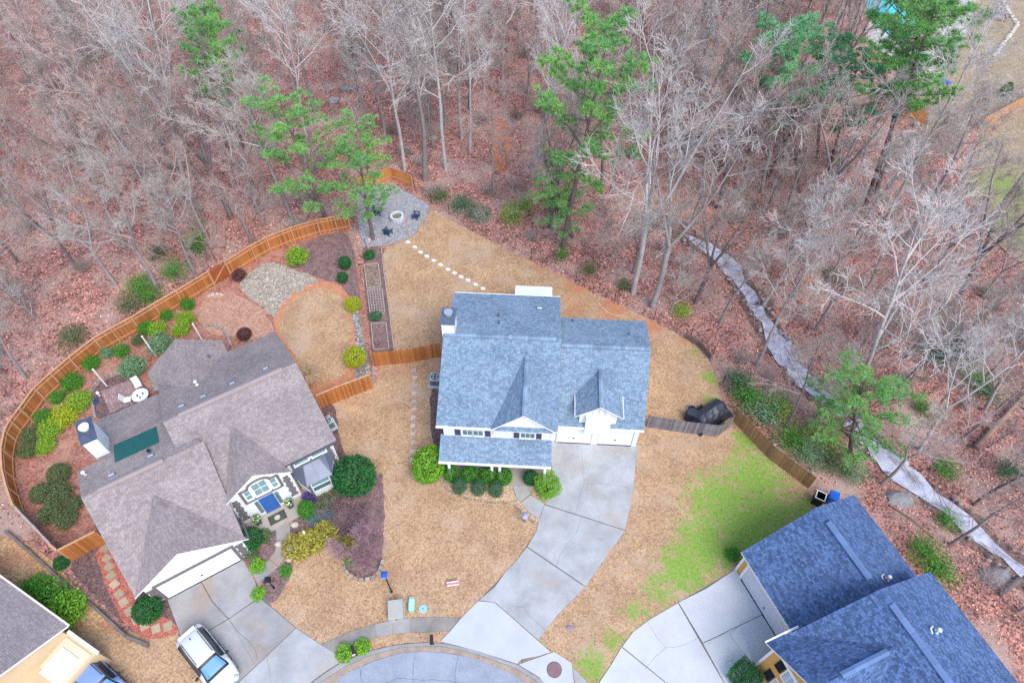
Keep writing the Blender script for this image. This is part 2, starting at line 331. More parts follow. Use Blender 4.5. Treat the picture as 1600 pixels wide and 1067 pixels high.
lawn = sheet('lawn', [(597, 388), (612, 384), (640, 375), (662, 350), (672, 324), (700, 341), (760, 374), (830, 409), (900, 444), (960, 474), (1020, 501), (1075, 531), (1109, 560), (1124, 600), (1130, 640), (1145, 652), (1202, 714), (1266, 760),
    (1300, 800), (1230, 900), (1240, 1000), (1180, 1080), (935, 1085), (860, 1085), (842, 1057), (777, 1027), (720, 1010), (666, 1003), (622, 1006), (577, 1016), (538, 1032), (488, 1066), (470, 1085), (100, 1100), (90, 960), (215, 1000), (262, 940), (380, 870), (470, 780),
    (520, 700), (500, 637), (583, 606), (597, 575)], lawnm, 0.0, step=.5, cover=[
    gr(1180, 745, 3, .8), gr(1130, 790, 3.5, .8), gr(1170, 830, 3.2, .9), gr(1105, 850, 2.8, .85), gr(1070, 885, 2.2, .85), gr(1150, 770, 3, .7), gr(1200, 800, 3, .75), gr(1030, 920, 1.6, .65), gr(995, 955, 1.3, .6), gr(955, 1000, 1.2, .6), gr(925, 1040, 1.4, .75), gr(1225, 765, 2.4, .5),
    gr(1165, 690, 1.6, .7), gr(1190, 715, 1.5, .6), gr(1085, 552, 1.1, .5), gr(1108, 590, 1.0, .7), gr(1112, 625, .9, .7), gr(1095, 648, .7, .5), gr(620, 398, 1.6, .26), gr(690, 505, 2.4, .22), gr(600, 640, 1.5, .3), gr(605, 700, 1.2, .25), gr(650, 565, 2, .15),
    gr(1250, 800, 2, .7), gr(1210, 820, 2, .7), gr(545, 560, 1, .3), gr(660, 780, 1.5, .1),
    cl(850, 412, 1.6, .6), cl(905, 445, 1.8, .75), cl(960, 478, 1.8, .8), cl(1020, 507, 1.5, .75), cl(900, 478, 2, .55), cl(945, 490, 2.0, .55), cl(1070, 535, 1.0, .6), cl(460, 925, 1.6, .3), cl(700, 640, .8, .3), cl(540, 605, 1.0, .5), cl(675, 615, .9, .4), cl(1000, 560, 1.2, .3),
    cl(640, 890, 2, .12), cl(420, 960, 1.5, .25), cl(180, 1000, 2, .3), cl(900, 1010, .8, .3), dk(940, 475, 1, .5), dk(1000, 820, 1, .3), dk(960, 900, .9, .35), dk(1040, 690, 1.2, .2), dk(770, 800, 1, .15), dk(700, 420, .6, .2)])
sheet('backyard_bed', [(339, 446), (287, 478), (219, 519), (162, 551), (125, 581), (73, 628), (51, 659), (29, 694), (24, 720), (26, 751), (43, 805), (98, 866), (167, 847), (240, 800), (330, 700), (430, 640), (500, 640), (583, 606), (580, 540), (568, 450), (552, 385), (540, 358), (501, 365), (461, 377), (424, 392), (400, 405), (358, 432)],
      bedred, -.006, rnd=False, jit=.03)
sheet('neighbour_yard', [(-60, 820), (40, 845), (75, 870), (140, 940), (205, 1000), (235, 1015), (235, 1100), (-60, 1100)], M('dry_yard', (.46, .24, .13), (.54, .36, .19), scale=.5, vor=(9, .35), c3=(.40, .20, .14), s3=.7, rough=.95, bump=.6, bscale=16, bdist=.05), -.004)
sheet('straw_circle', [(308, 500), (312, 474), (335, 458), (372, 460), (405, 478), (425, 505), (432, 530), (400, 535), (365, 525), (330, 525)], straw, .006)
sheet('rock_bed', [(372, 442), (395, 420), (425, 408), (455, 420), (482, 428), (503, 441), (470, 456), (446, 474), (430, 500), (410, 478), (385, 462)], M('pale_grit', (.40, .35, .27), (.30, .25, .20), scale=4, vor=(9, .4), rough=.95), .008)
sheet('clay_edge', [(424, 500), (440, 472), (465, 450), (498, 438), (530, 444), (550, 470), (556, 510), (560, 570), (568, 608), (500, 640), (470, 600), (440, 540)], clay, .010)
sheet('small_lawn', [(434, 508), (446, 480), (468, 460), (498, 449), (525, 455), (541, 476), (547, 503), (549, 535), (540, 562), (543, 585), (511, 597), (488, 606), (467, 569), (440, 525)], lawnm, .016, step=.5,
      cover=[gr(470, 500, 2, .06), gr(545, 530, .6, .4), cl(500, 600, 1.2, .5), cl(445, 490, .8, .5), gr(480, 540, 1.5, .06)])
sheet('dark_mulch_bed', [(445, 416), (455, 390), (500, 368), (540, 360), (552, 385), (560, 440), (566, 478), (548, 468), (530, 440), (505, 438), (480, 425)], mulchp, .012)
sheet('rock_strip', [(546, 466), (560, 470), (566, 520), (576, 560), (584, 604), (566, 612), (552, 600), (556, 560), (553, 510)], M('dark_grit', (.28, .25, .22), (.17, .15, .13), scale=4, vor=(8, .5), rough=.95), .018)
sheet('garden_strip', [(566, 388), (598, 386), (603, 440), (609, 500), (616, 552), (584, 570), (575, 500)], mulchp, .008, rnd=False)
sheet('side_mulch', [(100, 880), (150, 855), (175, 845), (260, 925), (285, 960), (285, 985), (230, 995), (205, 985), (150, 935)], mulch, .006)
sheet('lava_path', [(148, 862), (167, 845), (180, 868), (198, 905), (213, 942), (235, 966), (266, 963), (281, 988), (262, 994), (236, 999), (212, 990), (188, 963), (166, 920), (156, 890)], lava, .014)
sheet('entry_mulch_bed', [(448, 830), (470, 790), (520, 745), (560, 758), (592, 735), (600, 750), (601, 800), (598, 870), (594, 893), (572, 905), (550, 898), (538, 882), (545, 860), (530, 846), (500, 852), (482, 872), (462, 868), (452, 850)], mulchp, .006)
sheet('side_house_mulch', [(500, 628), (525, 630), (530, 690), (545, 720), (540, 760), (500, 745), (490, 680)], mulch, .010)
sheet('walk_mulch_bed', [(374, 862), (392, 820), (432, 812), (436, 840), (432, 862), (420, 878), (398, 893), (388, 890)], mulchp, .006)
sheet('lamp_mulch_bed', [(402, 914), (425, 895), (448, 876), (462, 868), (456, 888), (450, 908), (434, 936), (416, 946)], mulchp, .008)
sheet('front_gravel_bed', [(684, 735), (688, 752), (702, 768), (730, 778), (765, 784), (800, 783), (816, 800), (838, 818), (845, 810), (817, 791), (803, 771), (801, 742), (700, 732)], tangrav, .010)
sheet('drive_gravel_bed', [(817, 742), (827, 768), (851, 789), (870, 772), (868, 735), (840, 730)], tangrav, .010)
sheet('house_side_mulch', [(674, 600), (692, 596), (694, 700), (676, 700), (670, 660)], mulch, .008)
sheet('gravel_patio', [(671, 322), (668, 338), (646, 368), (606, 383), (566, 386), (556, 330), (560, 290), (592, 288), (618, 290), (645, 305)], gravel, .012, rnd=False)
sheet('pool_deck', [(1345, 60), (1365, 20), (1375, -20), (1480, -30), (1530, -20), (1520, 30), (1500, 80), (1480, 118), (1440, 110), (1400, 95)], M('stone_deck', (.50, .47, .44), (.36, .32, .31), scale=2, vor=(2.5, .25), rough=.9), .01)
poolgrass = M('dull_grass', (.36, .28, .19), (.29, .22, .15), scale=.5, rough=.95, vor=(8, .3), bump=.5, bscale=18, bdist=.04, attr=[(0, (.17, .27, .06), (.27, .30, .10)), (1, (.40, .23, .16), (.34, .20, .14)), (2, (.24, .16, .11), (.2, .13, .1))])
sheet('pool_lawn', [(1500, 80), (1530, 20), (1545, -30), (1700, -40), (1800, 200), (1700, 470), (1620, 430), (1540, 370), (1500, 260), (1440, 205), (1420, 150), (1450, 118), (1480, 120)], poolgrass, 0.004, step=.9,
      cover=[gr(1580, 300, 5, .75), gr(1590, 350, 4, .8), gr(1540, 260, 4, .35), gr(1600, 200, 5, .2), cl(1470, 160, 3, .5), cl(1560, 120, 2, .4), dk(1440, 170, 2, .5), gr(1650, 300, 6, .8)])
sheet('asphalt_street', [(520, 1062), (542, 1050), (586, 1032), (624, 1020.5), (655, 1017.5), (690, 1019), (744, 1028), (781, 1044), (804, 1055), (860, 1085), (880, 1140), (470, 1140), (470, 1090)], asph, -.02, rnd=False, jit=0)

# ---------------------------------------------------------------- concrete
def structure(name, loc=(0, 0, 0)):
    o = link(name, None, None, loc); o['kind'] = 'structure'; o.empty_display_size = .2; return o
def shrink(P, d):
    c = sum(P, Vector()) / len(P); out = []
    for i, p in enumerate(P):
        a, b = (p - P[i - 1]).normalized(), (P[(i + 1) % len(P)] - p).normalized()
        n = Vector((-(a + b).y, (a + b).x, 0)).normalized()
        if n.dot(c - p) < 0: n = -n
        out.append(p + n * d)
    return out
def slab(parent, px, mat, z=.05, name='slab', dep=.12, gap=.008):
    P = shrink(GL(px), gap); mb = MB().prism(P, z - dep, z); o = obj(name, mb, mat, parent); obj('joint_filler', MB().prism(GL(px), z - dep - .01, z - .014), jointm, o); return o
def crack(parent, px, z=.05, w=.016):
    P = dens(GL(px), .35, .06, False); mb = MB()
    for a, b in zip(P, P[1:]):
        d = (b - a).normalized(); n = Vector((-d.y, d.x, 0)) * w * rng.uniform(.5, 1.1) / 2
        mb.add([a - n + Vector((0, 0, z + .004)), b - n + Vector((0, 0, z + .004)), b + n + Vector((0, 0, z + .004)), a + n + Vector((0, 0, z + .004))], [(0, 1, 2, 3)])
    return obj('crack', mb, jointm, parent)
dw = structure('driveway'); dw['label'] = 'pale concrete driveway curving from the street to the two garage doors'
slab(dw, [(860, 687), (862, 740), (866, 770), (852, 788), (976, 828), (986, 790), (991, 750), (996, 695), (930, 690)], conc)
slab(dw, [(851, 789), (842, 812), (838, 830), (824, 854), (915, 916), (946, 872), (972, 836), (976, 829)], conc)
slab(dw, [(823, 855), (806, 877), (790, 893), (773, 917), (748, 938), (774, 941), (841, 1000), (870, 962), (914, 917)], conc)
slab(dw, [(747, 939), (721, 965), (705, 984), (688, 1002), (720, 1010), (777, 1027), (808, 1037), (815, 1030), (845, 1024), (860, 1018), (841, 1001), (773, 941)], conc2)
crack(dw, [(909, 700), (911, 735), (913, 757), (905, 780), (899, 802)]); crack(dw, [(913, 757), (940, 756), (965, 759), (985, 763)])
crack(dw, [(909, 809), (900, 832), (887, 850), (876, 868), (868, 885)]); crack(dw, [(800, 945), (818, 950), (832, 968), (852, 985)])
mc = slab(structure('corner_apron'), [(810, 1038), (846, 1025), (866, 1018), (893, 1035), (897, 1067), (914, 1085), (860, 1085), (843, 1058)], conc2)
slab(mc.parent, [(894, 1042), (898, 1067), (915, 1085), (935, 1085), (915, 1062)], conc)
sw = structure('sidewalk'); sw['label'] = 'curved concrete sidewalk panels along the street'
OUT = [(502, 1007), (545, 987), (586, 974.5), (614, 969), (641, 965), (680, 964), (720, 965)]; INN = [(524, 1022), (548, 1007), (589, 996), (614, 990.4), (641, 988), (668, 987.5), (703, 985)]
for i in range(6): slab(sw, [OUT[i], OUT[i + 1], INN[i + 1], INN[i]], concD if i in (0, 1, 4, 5) else concL, z=.045)
kb = structure('kerb'); kb['label'] = 'concrete kerb and gutter round the end of the street'
C0 = [(480, 1071), (488, 1066), (513, 1048), (538, 1033), (577, 1017), (622, 1007), (666, 1004), (690, 1005), (720, 1010.5), (750, 1018), (778, 1028), (810, 1039), (843, 1059), (870, 1085)]
C1 = [(492, 1073), (498, 1068), (520, 1053), (541, 1040), (580, 1023), (623, 1012), (666, 1008.5), (690, 1010), (719, 1015), (748, 1023), (775, 1032.5), (806, 1044), (836, 1062), (860, 1085)]
C2 = [(512, 1080), (520, 1072), (535, 1056), (545, 1048), (587, 1031), (624.5, 1020), (655, 1017), (690, 1018.5), (716, 1022), (744, 1030), (770, 1040), (798, 1052), (825, 1068), (845, 1090)]
for i in range(len(C0) - 1):
    slab(kb, [C0[i], C0[i + 1], C1[i + 1], C1[i]], concL, z=.065, name='kerb_stone', gap=.004)
    slab(kb, [C1[i], C1[i + 1], C2[i + 1], C2[i]], gutterm, z=.0, name='gutter_slab', gap=.006)
for px in ([(563, 1056), (564, 1045), (566, 1085)], [(648, 1025), (645, 1050), (648, 1085)], [(716, 1024), (712, 1040), (710, 1075)], [(490, 1100), (620, 1060), (700, 1062), (790, 1080)]): crack(kb, px, -.02, .03)
wk = structure('front_walk'); wk['label'] = 'curved concrete walk from the porch to the driveway'
slab(wk, [(801.5, 745), (802, 762), (806, 776), (813, 785), (829, 772), (823, 757), (818.5, 744)], conc, z=.06)
slab(wk, [(813.5, 786), (826, 800), (842, 811), (851, 788), (839, 780), (829.5, 773)], conc, z=.055)
ld = structure('neighbour_driveway'); ld['label'] = 'weathered concrete driveway of the taupe-roofed house'
slab(ld, [(262, 937), (281, 988), (285, 1008), (326, 985), (357, 966), (332, 941), (313, 907)], concL); slab(ld, [(314, 906), (333, 940), (358, 966), (405, 933), (398, 905), (375, 868)], concL)
slab(ld, [(286, 1009), (300, 1030), (325, 1058), (345, 1090), (400, 1040), (358, 967), (326, 986)], concL); slab(ld, [(358, 967), (400, 1040), (462, 981), (425, 949), (406, 934)], concL)
slab(ld, [(346, 1091), (401, 1040), (463, 981), (502, 1007), (524, 1021), (534, 1033), (510, 1048), (487, 1065), (470, 1091)], conc)
crack(ld, [(341, 952), (357, 967), (372, 985), (385, 996), (398, 1012), (402, 1030)], .05, .035); crack(ld, [(401, 1005), (415, 1015), (421, 1045), (424, 1067)])
lw = structure('entry_walk'); lw['label'] = 'curved concrete walk to the blue front door'
z6 = lambda x, y: (360 + x / 7.62, 780 + y / 7.62)
slab(lw, [z6(265, 885), z6(460, 718), z6(572, 802), z6(455, 905), z6(330, 995)], concL, .055); slab(lw, [z6(462, 715), z6(530, 620), z6(550, 500), z6(712, 502), z6(690, 610), z6(660, 680), z6(576, 800)], concL, .055)
slab(lw, [z6(550, 496), z6(548, 400), z6(528, 290), z6(600, 250), z6(682, 205), z6(710, 310), z6(716, 400), z6(713, 498)], concL, .055)
rd = structure('garage_apron'); rd['label'] = 'pale concrete drive in front of the slate-blue roofed garage'
slab(rd, [(1149, 889), (1104, 919), (1060, 941), (1098, 1004), (1190, 960), (1170, 920)], conc3); slab(rd, [(1098, 1005), (1132, 1067), (1142, 1090), (1230, 1090), (1240, 1030), (1214, 994), (1190, 961)], conc3)
slab(rd, [(1059, 942), (1016, 967), (989, 987), (972, 1010), (1070, 1090), (1141, 1090), (1131, 1067)], conc3); slab(rd, [(971, 1011), (955, 1038), (935, 1068), (925, 1090), (1069, 1090)], conc3)
crack(rd, [(1008, 1047), (1025, 1025), (1040, 1011), (1062, 1010), (1090, 996)]); crack(rd, [(1011, 972), (1025, 994), (1039, 1011)]); crack(rd, [(1099, 1003), (1120, 995), (1140, 988), (1160, 972), (1180, 962)]); crack(rd, [(1140, 989), (1150, 1003), (1166, 1030)])
mh = thing('manhole_cover', 'round reddish iron manhole cover set in the pale corner apron', 'manhole cover', G(866, 1046) + Vector((0, 0, .05)))
mb = MB().cyl((0, 0, -.02), .46, .03, 28); obj('rim', mb, M('rust_rim', (.16, .10, .10), rough=.7), mh)
mb = MB().cyl((0, 0, .01), .41, .012, 28)
for i in range(-4, 5):
    for j in range(-4, 5):
        if i * i + j * j < 17: mb.box((i * .085, j * .085, .026), (.045, .045, .012))
obj('lid', mb, M('rust_iron', (.28, .17, .18), (.22, .13, .14), scale=9, rough=.75), mh)

for nm, px in (('driveway_base', [(862, 699), (862, 740), (866, 770), (842, 812), (838, 830), (806, 877), (748, 938), (705, 984), (688, 1002), (720, 1009), (777, 1026), (808, 1036), (860, 1017), (841, 1000), (870, 962), (946, 872), (976, 828), (986, 790), (991, 750), (994, 697)]),
               ('neighbour_drive_base', [(262, 937), (281, 988), (300, 1030), (345, 1090), (470, 1090), (487, 1064), (534, 1032), (502, 1007), (462, 980), (425, 948), (398, 905), (375, 868)]), ('apron_base', [(1149, 889), (1060, 941), (989, 987), (955, 1038), (925, 1090), (1230, 1090), (1240, 1030), (1214, 994)])):
    sheet(nm, px, jointm, .012, rnd=False, jit=0)
for nm, px in (('clay_bank', [(768, 182), (790, 186), (800, 225), (794, 268), (774, 274), (766, 230)]), ('creek_clay', [(1040, 300), (1062, 296), (1078, 325), (1066, 342), (1046, 330)]), ('creek_clay_bank', [(1190, 480), (1215, 470), (1232, 490), (1214, 508), (1196, 505)]), ('bare_soil', [(955, 20), (1010, 15), (1050, 50), (1040, 95), (985, 110), (950, 70)])):
    sheet(nm, px, M('orange_clay', (.56, .21, .10), (.40, .17, .10), scale=1.2, vor=(8, .3), rough=.95) if nm != 'bare_soil' else M('brown_soil', (.24, .13, .095), (.18, .10, .08), scale=1, vor=(8, .4), rough=.95), .035, step=.5, terrain=True, jit=.25)
# creek
CR = dens(smooth_line(CREEK, False, 2), .45, .1, False)
wetmud = M('wet_mud', (.15, .09, .075), (.22, .13, .10), scale=1.4, vor=(8, .5), rough=.45, spec=.4)
watm = M('creek_water', (.46, .47, .57), (.33, .27, .26), scale=.7, lo=.5, hi=.7, rough=.05, spec=.9, bump=.08, bscale=1.6, bdist=.03, c3=(.60, .61, .70), s3=1.2, lo3=.45, hi3=.62)  # pale lavender tones paint the sky's reflection into the water colour; brown patches between
def ribbon(name, pts, wf, zf, mat, label):
    mb = MB(); L_ = []; R_ = []
    for i, p in enumerate(pts):
        d = (pts[min(i + 1, len(pts) - 1)] - pts[max(i - 1, 0)]).normalized(); n = Vector((-d.y, d.x, 0)); e = min(1, i / 3, (len(pts) - 1 - i) / 3) + .05; L_.append(p + n * wf(i, p) * e); R_.append(p - n * wf(i, p) * e)
    mb.add([(p.x, p.y, zf(p)) for p in L_ + R_], [(i + len(pts), i + len(pts) + 1, i + 1, i) for i in range(len(pts) - 1)])
    o = obj(name, mb, mat); o['kind'] = 'structure'; o['label'] = label; return o
CA = [p for p in CR if 9 < p.x < 13.4]; CB = [p for p in CR if p.x > 16.2]
wid = lambda i, p: (.66 if p.x > 18 else .5) * (1 + .3 * math.sin(i * .31) + .25 * math.sin(i * .83 + 1) + rng.uniform(-.22, .22))
ribbon('creek_bed', CR, lambda i, p: wid(i, p) + .45, lambda p: max(gz(p.x, p.y) + .02, -.70), wetmud, 'dark wet mud of the creek bed')
ribbon('creek_water', CA, wid, lambda p: -.62, watm, 'short pale stretch of creek below the broad white sycamore'); ribbon('creek_water', CB, wid, lambda p: -.62, watm, 'shallow pale creek running down to the frame edge past the slate roof')
mb = MB().prism(GL([(1352, -30), (1352, 8), (1372, 40), (1395, 62), (1418, 66), (1432, 40), (1440, 0), (1445, -30)]), -.3, .03)
pw = obj('pool_water', mb, M('pool_water', (.05, .62, .62), (.04, .52, .55), scale=.6, rough=.05, spec=.6)); pw['kind'] = 'structure'
# ---------------------------------------------------------------- houses
def shingle_field(mb, poly, row=.125, wmin=.11, wmax=.27, lift=.012):
    P = [Vector(p) for p in poly]
    n = Vector()
    for i in range(len(P)): n += P[i].cross(P[(i + 1) % len(P)])
    n.normalize()
    if n.z < 0: n = -n
    e = Vector((0, 0, 1)).cross(n).normalized(); u = n.cross(e).normalized(); o = P[0]
    if u.z < 0: u = -u
    Q = [((p - o).dot(e), (p - o).dot(u)) for p in P]
    b0, b1 = min(q[1] for q in Q), max(q[1] for q in Q)
    def span(b):
        xs = []
        for i in range(len(Q)):
            (xa, ya), (xb, yb) = Q[i], Q[(i + 1) % len(Q)]
            if (ya > b) != (yb > b): xs.append(xa + (b - ya) * (xb - xa) / (yb - ya))
        xs.sort(); return xs
    b = b0
    W = lambda a, bb, h: o + e * a + u * bb + n * h
    while b < b1 - .02:
        t = min(b + row, b1); lo_, hi_ = span(b + .004), span(t - .004)
        if len(lo_) != len(hi_): lo_ = hi_ = span((b + t) / 2)
        if len(lo_) == len(hi_) and len(lo_) >= 2:
            for k in range(0, len(lo_) - 1, 2):
                A0, A1, B0, B1 = lo_[k], lo_[k + 1], hi_[k], hi_[k + 1]
                Lw = max(A1 - A0, B1 - B0, .01); cuts = [0.0]; x = rng.uniform(.05, wmax)
                while x < Lw - .05: cuts.append(x / Lw); x += rng.uniform(wmin, wmax)
                cuts.append(1.0)
                for s0, s1 in zip(cuts, cuts[1:]):
                    g = .008 / Lw; h = lift * rng.uniform(.8, 2.0)
                    a0, a1 = A0 + (A1 - A0) * (s0 + g), A0 + (A1 - A0) * (s1 - g); c0, c1 = B0 + (B1 - B0) * (s0 + g), B0 + (B1 - B0) * (s1 - g)
                    mb.add([W(a0, b, h), W(a1, b, h), W(c1, t + .01, .003), W(c0, t + .01, .003), W(a0, b, -.002), W(a1, b, -.002)], [(0, 1, 2, 3), (4, 5, 1, 0)])
        b = t
def roof(parent, polys, felt, shing, trim, thick=.16, name='roof', row=.125):
    sl = MB(); sh = MB()
    for poly in polys:
        P = [Vector(p) for p in poly]; n = len(P); nn = Vector()
        for i in range(n): nn += P[i].cross(P[(i + 1) % n])
        if nn.z < 0: P = P[::-1]
        D = [p - Vector((0, 0, thick)) for p in P]
        sl.add(P + D, [tuple(range(n)), tuple(range(2 * n - 1, n - 1, -1))], 0)
        sl.add(P + D, [(i, n + i, n + (i + 1) % n, (i + 1) % n) for i in range(n)], 1)
        shingle_field(sh, P, row)
    r = obj(name, sl, [felt, trim], parent); obj('shingles', sh, shing, r, kind='stuff'); return r
def ridge(r, a, b, mat, w=.17, seg=.27, drop=.05, lift=.085):
    a = Vector(a); b = Vector(b); d = (b - a); L = d.length; d.normalize(); s = Vector((-d.y, d.x, 0)).normalized(); mb = MB(); x = 0
    while x < L - .03:
        y = min(L, x + seg); p, q = a + d * x, a + d * y; j = lift + rng.uniform(0, .012)
        vs = []
        for c in (p, q):
            vs += [c - s * w + Vector((0, 0, j - drop)), c + Vector((0, 0, j)), c + s * w + Vector((0, 0, j - drop)), c - s * w - Vector((0, 0, drop)), c + s * w - Vector((0, 0, drop))]
        mb.add(vs, [(0, 1, 6, 5), (1, 2, 7, 6), (3, 0, 5, 8), (2, 4, 9, 7), (3, 4, 2, 1, 0), (5, 6, 7, 9, 8)]); x = y + .006
    return obj('ridge_cap', mb, mat, r)
def wallprism(mb, x0, x1, y0, y1, z0, ze, axis=None, zr=0, rc=None, rc2=None):
    """wall box; axis 'x' = ridge along x (gables at x ends), 'y' = ridge along y"""
    if axis is None: return mb.bb(x0, x1, y0, y1, z0, ze)
    if axis == 'x':
        ym = rc if rc is not None else (y0 + y1) / 2; ze2 = rc2 if rc2 is not None else ze
        pr = [(y0, z0), (y1, z0), (y1, ze2), (ym, zr), (y0, ze)]; vs = [(x0, y, z) for y, z in pr] + [(x1, y, z) for y, z in pr]
    else:
        xm = rc if rc is not None else (x0 + x1) / 2
        pr = [(x0, z0), (x1, z0), (x1, ze), (xm, zr), (x0, ze)]; vs = [(x, y1, z) for x, z in pr] + [(x, y0, z) for x, z in pr]
    return mb.add(vs, [(4, 3, 2, 1, 0), (5, 6, 7, 8, 9)] + [(i, (i + 1) % 5, 5 + (i + 1) % 5, 5 + i) for i in range(5)])
def window(parent, x0, x1, z0, z1, y, frame=trimw, glass=pane, nx=2, nz=2, fw=.08, curtain=None, name='window'):
    """sash window in a wall facing -y (local)"""
    w = link(name, None, parent); mb = MB()
    mb.bb(x0 - fw, x1 + fw, y - .06, y + .02, z1, z1 + fw); mb.bb(x0 - fw, x1 + fw, y - .09, y + .02, z0 - fw, z0)
    mb.bb(x0 - fw, x0, y - .055, y + .02, z0, z1); mb.bb(x1, x1 + fw, y - .055, y + .02, z0, z1); obj('frame', mb, frame, w)
    dx, dz = (x1 - x0) / nx, (z1 - z0) / nz
    for i in range(nx):
        for j in range(nz): obj('pane', MB().bb(x0 + i * dx + .018, x0 + (i + 1) * dx - .018, y - .02, y + .005, z0 + j * dz + .018, z0 + (j + 1) * dz - .018), glass, w)
    mb = MB()
    for i in range(1, nx): mb.bb(x0 + i * dx - .018, x0 + i * dx + .018, y - .035, y, z0, z1)
    for j in range(1, nz): mb.bb(x0, x1, y - .038, y, z0 + j * dz - .018, z0 + j * dz + .018)
    if mb.v: obj('muntin', mb, trimw, w)
    return w
def shutter(parent, x0, x1, z0, z1, y, mat=navy):
    mb = MB().bb(x0, x1, y - .05, y, z0, z1); n = int((z1 - z0) / .1)
    for k in range(n): mb.box(((x0 + x1) / 2, y - .055, z0 + (k + .5) * (z1 - z0) / n), (x1 - x0 - .1, .02, .06), rx=.5)
    return obj('shutter', mb, mat, parent)
def garage_door(parent, x0, x1, y, h, nsec=4, npan=6, mat=trimw, z0=.05, trim=None):
    d = link('garage_door', None, parent)
    for k in range(nsec):
        a, b = z0 + k * (h - z0) / nsec, z0 + (k + 1) * (h - z0) / nsec - .012; mb = MB().bb(x0, x1, y - .05, y, a, b); w = (x1 - x0) / npan
        for i in range(npan): mb.bb(x0 + i * w + .06, x0 + (i + 1) * w - .06, y - .062, y - .05, a + .09, b - .09)
        obj('door_section', mb, mat, d)
    xm = (x0 + x1) / 2; obj('handle', MB().bb(xm - .06, xm + .06, y - .10, y - .06, .72, .8), blackm, d); obj('threshold', MB().bb(x0, x1, y - .12, y, 0, z0), M('rubber', (.05, .05, .05), rough=.8), d)
    if trim:
        mb = MB().bb(x0 - .16, x0, y - .09, y, 0, h + .16).bb(x1, x1 + .16, y - .09, y, 0, h + .16).bb(x0, x1, y - .09, y, h, h + .16); obj('door_trim', mb, trim, d)
    return d
def gutter(parent, a, b, mat=trimw, w=.12, h=.11): return obj('gutter', MB().bar(a, b, w, h), mat, parent)
def pipe_vent(parent, p, h=.35, r=.05, mat=None, cap=None):
    o = obj('roof_vent', MB().cyl((p[0], p[1], p[2] - .1), r, h + .1, 10).cyl((p[0], p[1], p[2] - .02), r * 2.2, .05, 10, r * 1.2), mat or M('vent_grey', (.12, .14, .17), rough=.6), parent)
    if cap: obj('vent_cap', MB().lathe([(0.001, .16), (.09, .13), (.13, .05), (.11, 0), (.05, 0)], 12, (p[0], p[1], p[2] + h)), cap, o)
    return o
def box_vent(parent, p, rx=0, rz=0, mat=None):
    mb = MB().box((p[0], p[1], p[2] + .06), (.5, .26, .12), rz=rz, rx=rx, taper=.85); o = obj('box_vent', mb, mat or M('vent_blue', (.15, .19, .25), rough=.5), parent)
    obj('vent_louvre', MB().box((p[0], p[1], p[2] + .13), (.34, .12, .03), rz=rz, rx=rx), M('vent_light', (.6, .65, .7), rough=.5), o); return o

# ---- the blue-grey roofed house
HM = thing('white_house', 'white two-storey house with blue-grey shingle roof, front porch and two garage doors', 'house', (-5.09, 23.3, 0), R(-3.2))
mb = MB(); wallprism(mb, .35, 7.8, .45, 11.4, 0, 5.3, 'x', 7.55, 5.92); obj('wall', mb, white, HM)
mb = MB(); wallprism(mb, 7.82, 14.1, 2.3, 9.4, 0, 2.85, 'x', 6.75, 6.0, 5.2); obj('garage_wall', mb, white, HM)
g1, g2 = 2.35 / 5.92, 1.0
rM = roof(HM, [[(0, 0, 5.4), (8.15, 0, 5.4), (8.15, 5.92, 7.75), (0, 5.92, 7.75)], [(8.15, 11.85, 5.4), (0, 11.85, 5.4), (0, 5.92, 7.75), (8.15, 5.92, 7.75)]], ubM, rfM, trimw)
ridge(rM, (.1, 5.92, 7.78), (8.05, 5.92, 7.78), rfM)
rG = roof(HM, [[(8.17, 1.9, 2.9), (14.35, 1.9, 2.9), (14.45, 6.0, 7.0), (8.17, 6.0, 7.0)], [(14.6, 9.8, 5.4), (8.17, 9.8, 5.4), (8.17, 6.0, 7.0), (14.45, 6.0, 7.0)]], ubM, rfM, trimw, name='garage_roof')
ridge(rG, (8.2, 6.0, 7.04), (14.4, 6.0, 7.04), rfM)
rX = roof(HM, [[(3.72, -.12, 5.45), (5.87, -.12, 7.4), (5.87, 4.95, 7.4)], [(8.02, -.12, 5.45), (5.87, 4.95, 7.4), (5.87, -.12, 7.4)]], ubM, rfM, trimw, name='gable_roof', thick=.14)
ridge(rX, (5.87, -.1, 7.43), (5.87, 4.6, 7.43), rfM, w=.14)
gw = obj('gable_wall', MB().add([(4.0, .12, 5.5), (7.74, .12, 5.5), (5.87, .12, 7.2), (4.0, .44, 5.5), (7.74, .44, 5.5), (5.87, .44, 7.2)], [(0, 1, 2), (5, 4, 3), (0, 3, 4, 1), (1, 4, 5, 2), (2, 5, 3, 0)]), white, HM)
mb = MB(); pts = [(5.87 + .55 * math.cos(math.pi * k / 12), .09, 6.25 + .5 * math.sin(math.pi * k / 12)) for k in range(13)]; mb.tube(pts, [.035] * 13, 6); mb.bb(5.3, 6.44, .06, .12, 6.19, 6.25); obj('arched_vent', mb, trimw, gw)
roof(HM, [[(3.95, -.12, 5.32), (7.8, -.12, 5.32), (7.8, .2, 5.62), (3.95, .2, 5.62)]], ubM, rfM, trimw, name='skirt_roof', thick=.08)
rD = roof(HM, [[(9.38, 1.72, 4.62), (11.02, 1.72, 5.92), (11.02, 4.92, 5.92), (9.38, 3.62, 4.62)], [(12.66, 1.72, 4.62), (12.66, 3.62, 4.62), (11.02, 4.92, 5.92), (11.02, 1.72, 5.92)]], ubM, rfM, trimw, name='dormer_roof', thick=.12)
ridge(rD, (11.02, 1.75, 5.95), (11.02, 4.75, 5.95), rfM, w=.14)
